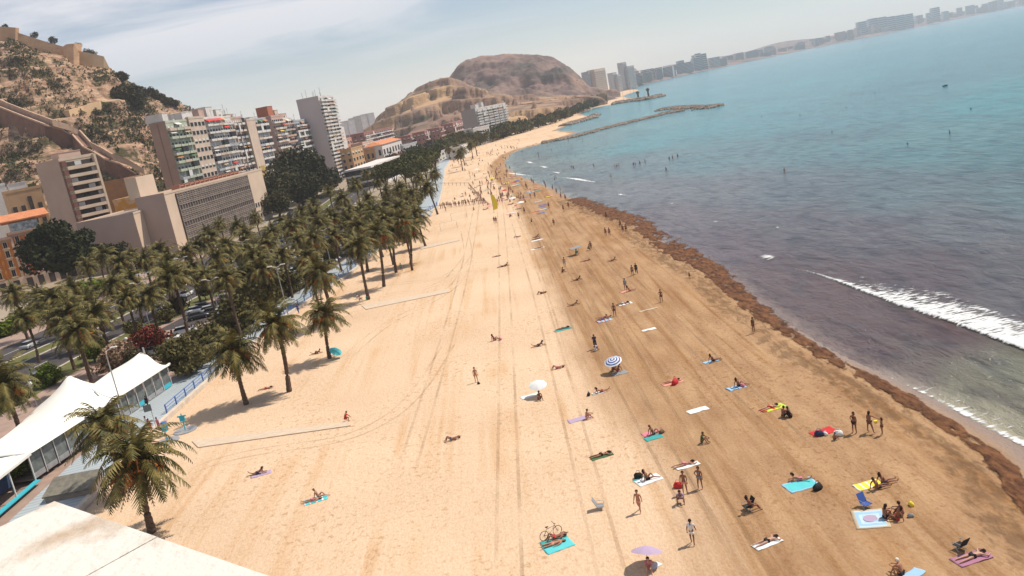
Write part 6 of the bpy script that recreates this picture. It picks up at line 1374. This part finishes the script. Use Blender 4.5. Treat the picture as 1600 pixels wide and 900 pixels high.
for a in L_:
    on=.5 if a[0]<300 or (a[0]==467) else 0
    if a[2] in('prone','back','prop','knees') : hd=a[3]
    else: hd=a[3]
    person(a[0],a[1],a[2],hd,a[4],a[5],a[6],a[7],z=on,s=.6 if 'child' in a[7] else 1,hair=R.choice([0,0,1]))
for (x,y,w,l,an,c,t3,lb) in [(493,781,1.2,2.0,-75,'aqua','white','mint towel under the pair near the lower left'),(408,741,.9,1.9,-75,'lilac',None,'lilac towel under the woman nearest the big palms'),(905,655,.9,2.1,-78,'lilac',None,'long grey lilac towel of the man with crossed arms'),(1017,677,.8,1.5,-78,'pink',None,'pink towel of the man in grey trunks'),(1021,684,.8,1.5,-78,'teal',None,'green towel in front of the pink one'),(1111,565,.8,1.6,-75,'lightblue',None,'pale blue towel of the upright woman'),(1150,606,.9,1.7,-78,'lightblue','blue','blue towel with a dark dot of the woman with bent legs'),(1050,598,1.1,2.1,-78,'salmon',None,'salmon towel under the sunbather with the big bag'),(935,614,.7,1.3,-78,'white',None,'white towel of the woman in red'),(940,713,.8,1.9,-78,'green',None,'olive green towel of the woman lying face down'),(1090,641,.9,1.9,-78,'white',None,'empty white towel on the damp sand'),(1014,515,.7,1.7,-80,'white',None,'empty white towel far up the damp sand'),(976,475,1.0,2.0,-78,'white','navy','white and dark towel of the upper sunbather'),(980,455,1.1,2.0,-78,'salmon',None,'salmon towel of the woman with stretched legs'),(944,501,1.0,2.0,-78,'lightblue','red','striped towel left of the dark person'),(880,515,.8,2.4,-78,'teal',None,'long teal towel up the pale sand'),(840,388.5,.8,3,-78,'white',None,'white towel of the lowest sunbather in the column'),(839,375.5,1.2,2.6,-78,'white',None,'white towel of the middle sunbather in the column'),(1013,484,.5,2.6,-80,'sand',None,'faded straw mat on the damp sand'),(968,583,1.1,1.6,-78,'grey',None,'grey towel in the shade of the ringed parasol')]:
    towel(x,y,w,l,an,c,lb,col3=t3)
bag(1055,600,'red','big red bag standing at the salmon towel',.5); bag(920,618,'black','small black bag alone on the sand left of the woman in red'); bag(1160,604,'pink','pink bag at the feet of the woman with bent legs'); bag(1034,677,'brown','brown bag at the pink towel'); bag(748,600,'black','small dark bag on the sand below the lone standing man',.22); bag(782,531,'pink','pink bag of the person on the pale sand',.35); bag(495,552,'navy','dark bag in the shade of the smaller palm',.3)
# grey shelter
r=thing('beach_shelter','small grey cloth shelter on the damp sand','shelter',G(901,398,0),rad(20)); MB().prism([(-1,-.8),(1,-.8),(1,.8),(-1,.8)],[1.2,1.4,1.4,1.2],[1.24,1.44,1.44,1.24]).build('canopy',CL['grey'],r)
for a in (-.95,.95): MB().tube([(a,.75,0),(a,.75,1.3)],.03,5).build('pole',MATS['grey_steel'],r)
# yellow sail, beach goals, volleyball net lines
r=thing('beach_sail','tall yellow sail shaped banner standing at the crowd','banner',G(772,332,0),0,None,.78); MB().tube([(0,0,0),(0,0,7)],.06,5).build('pole',MATS['grey_steel'],r)
mb=MB(); mb.v=[(0,0,.8),(1.6,.1,1.2),(1.9,.12,3.5),(1.1,.1,6),(0,0,7),(0,.04,.8),(1.6,.14,1.2),(1.9,.16,3.5),(1.1,.14,6),(0,.04,7)]; mb.f=[(0,1,2,3,4),(9,8,7,6,5)]+[(k,k+5,(k+1)%5+5,(k+1)%5) for k in range(5)]; mb.m=[0]*7; mb.build('sail',CL['yellow'],r)
for x,y,l in [(702,358,'nearer white beach football goal'),(718,342,'farther white beach football goal')]:
    r=thing('football_goal',l+' on the pale sand','goal',G(x,y,0),rad(8)); MB().tube([(-2.2,0,0),(-2.2,0,2),(2.2,0,2),(2.2,0,0)],.06,5).build('frame',M_WHITE,r); MB().tube([(-2.2,0,2),(-2.2,1.2,0),(2.2,1.2,0),(2.2,0,2)],.03,4).build('net_support',M_STEEL,r)
# fence round the sports pitch
a,b,c,d=G(640,332,0),G(757,318,0),G(733,290,0),G(684,290,0)
r=thing('pitch_fence','low post and rope fence around the beach sports pitch','fence',b)
for s,e_ in ((a,b),(b,c),(c,d)):
    nn=max(4,int((e_-s).length/4)); 
    for k in range(nn): p=s.lerp(e_,k/nn)-b; MB().box(-.06,.06,-.06,.06,0,1.3).build('post',M_BARK,r,loc=p)
    MB().tube([s-b+Vector((0,0,1.1)),e_-b+Vector((0,0,1.1))],.05,4).build('rope',M_BARK,r)
# plaza of pale blue paving far along
tag(MB().prism([G(655,312)[:2],G(676,300)[:2],G(684,318)[:2],G(672,338)[:2],G(652,330)[:2]],0,.3).build('far_plaza',M_TILE),kind='structure')
# crowd further along the beach: individuals, too small to tell apart
rr=random.Random(21)
proto('stand');proto('walk')
def far_person(p,lab,grp,z=0,pn=None):
    pn=pn or rr.choice(['stand','walk','stand_hip','stand','hug','back','prop','hug']); pr=proto(pn)
    r=link('person',pr['body'],None,(p.x,p.y,z),rr.uniform(0,6.28)); tag(r,lab,'person',grp); r.material_slots[0].link='OBJECT'; r.material_slots[0].material=SKIN[rr.choice([0,1,1])]
    k='trunks'; o=link('swimwear',pr[k],r); o.material_slots[0].link='OBJECT'; o.material_slots[0].material=CL[rr.choice(['black','navy','red','blue','white','grey'])]
    o=link('hair',pr['hair'],r)
zones=[(760,300,60,22,70,'bather among the crowd at the bend of the beach','crowd at the bend of the beach'),(800,312,45,14,40,'bather on the pink towels of the crowd at the bend','crowd at the bend of the beach'),(775,272,50,14,30,'tiny bather on the far sand above the bend','people on the far sand above the bend'),(720,252,60,14,34,'tiny bather near the far palms of the beach','people near the far palms'),(800,232,70,8,34,'tiny bather at the far end of the sand','people at the far end of the sand')]
for cx,cy,w,h,n,lab,grp in zones:
    k=0
    while k<n:
        x=cx+rr.gauss(0,.42)*w; y=cy+rr.gauss(0,.5)*h-(x-cx)*.19; g=G(x,y,0)
        if sdist([(g.x,g.y)])[0]<2 or g.x<ex(min(640,g.y))+2: continue
        far_person(g,lab,grp); k+=1
for k in range(28):
    x=688+k*2.6+rr.uniform(-1,1); g=G(x,np.interp(x,[688,757],[326,317])+rr.uniform(-2,1),0); far_person(g,'person standing along the near rope of the sports pitch, '+('left third','middle third','right third by the yellow sail')[min(2,k//10)],'people lined up along the sports pitch',pn=rr.choice(['stand','stand_hip']))
for k in range(46):
    x=rr.uniform(745,860); y=rr.uniform(255,335)+(x-800)*.25; g=G(x,y,0)
    if sdist([(g.x,g.y)])[0]<3: continue
    c=rr.choice(['red','pink','white','lightblue','salmon','blue','yellow','teal']); o=towel(x,y,1.3,2.2,rr.uniform(-95,-60),c,'tiny '+c+' towel among the crowd at the bend of the beach','towels of the crowd at the bend')
for k,(x,y) in enumerate([(802,318),(790,305),(809,290),(770,285),(745,270),(815,325)]): 
    parasol(x,y,1.1,1.9,[['white'],['red'],['blue'],['yellow'],['white'],['white']][k],['white parasol at the front of the crowd at the bend','red parasol in the crowd at the bend','blue parasol in the crowd at the bend','yellow parasol in the crowd at the bend','white parasol on the far sand','white parasol nearest the wet sand at the bend'][k])
# waterline walkers and bathers standing in the shallow sea
for x,y in [(793,270),(797,265),(792,278),(806,275),(822,293),(834,288),(831,285),(851,289),(864,297),(853,294),(870,303),(876,300),(791,262),(790,250),(797,247),(816,239),(877,310),(884,313)]:
    far_person(G(x,y,-.3),'person standing at the waterline round the bend','people along the waterline of the bend',-.35,pn='stand')
sw_=[(893,262),(896,263),(928,260),(961,261),(964,261),(967,260),(990,258),(993,258),(1000,256),(1008,253),(1046,249),(1051,247),(1059,245),(955,278),(842,245),(841,241),(862,236),(888,220),(1041,266),(867,281),(869,279),(1226,269),(1484,209),(910,219)]
for x,y in sw_: far_person(G(x,y,-.3),'bather standing waist deep in the turquoise shallows','bathers in the shallow water',-.95,pn=rr.choice(['stand','stand_hip']))

# ------------------------------------------------------------------ haze
hz=MB().box(-12000,12000,-1500,12000,-6,420).build('haze',None)
hz.data.materials.clear(); m=bpy.data.materials.new('haze'); m.use_nodes=True; n=m.node_tree.nodes; l=m.node_tree.links; n.clear()
ou=n.new('ShaderNodeOutputMaterial'); pv=n.new('ShaderNodeVolumePrincipled'); pv.inputs['Color'].default_value=(.84,.90,.98,1); pv.inputs['Density'].default_value=0.000105; pv.inputs['Anisotropy'].default_value=.25; l.new(pv.outputs[0],ou.inputs['Volume'])
hz.data.materials.append(m); tag(hz,kind='stuff')
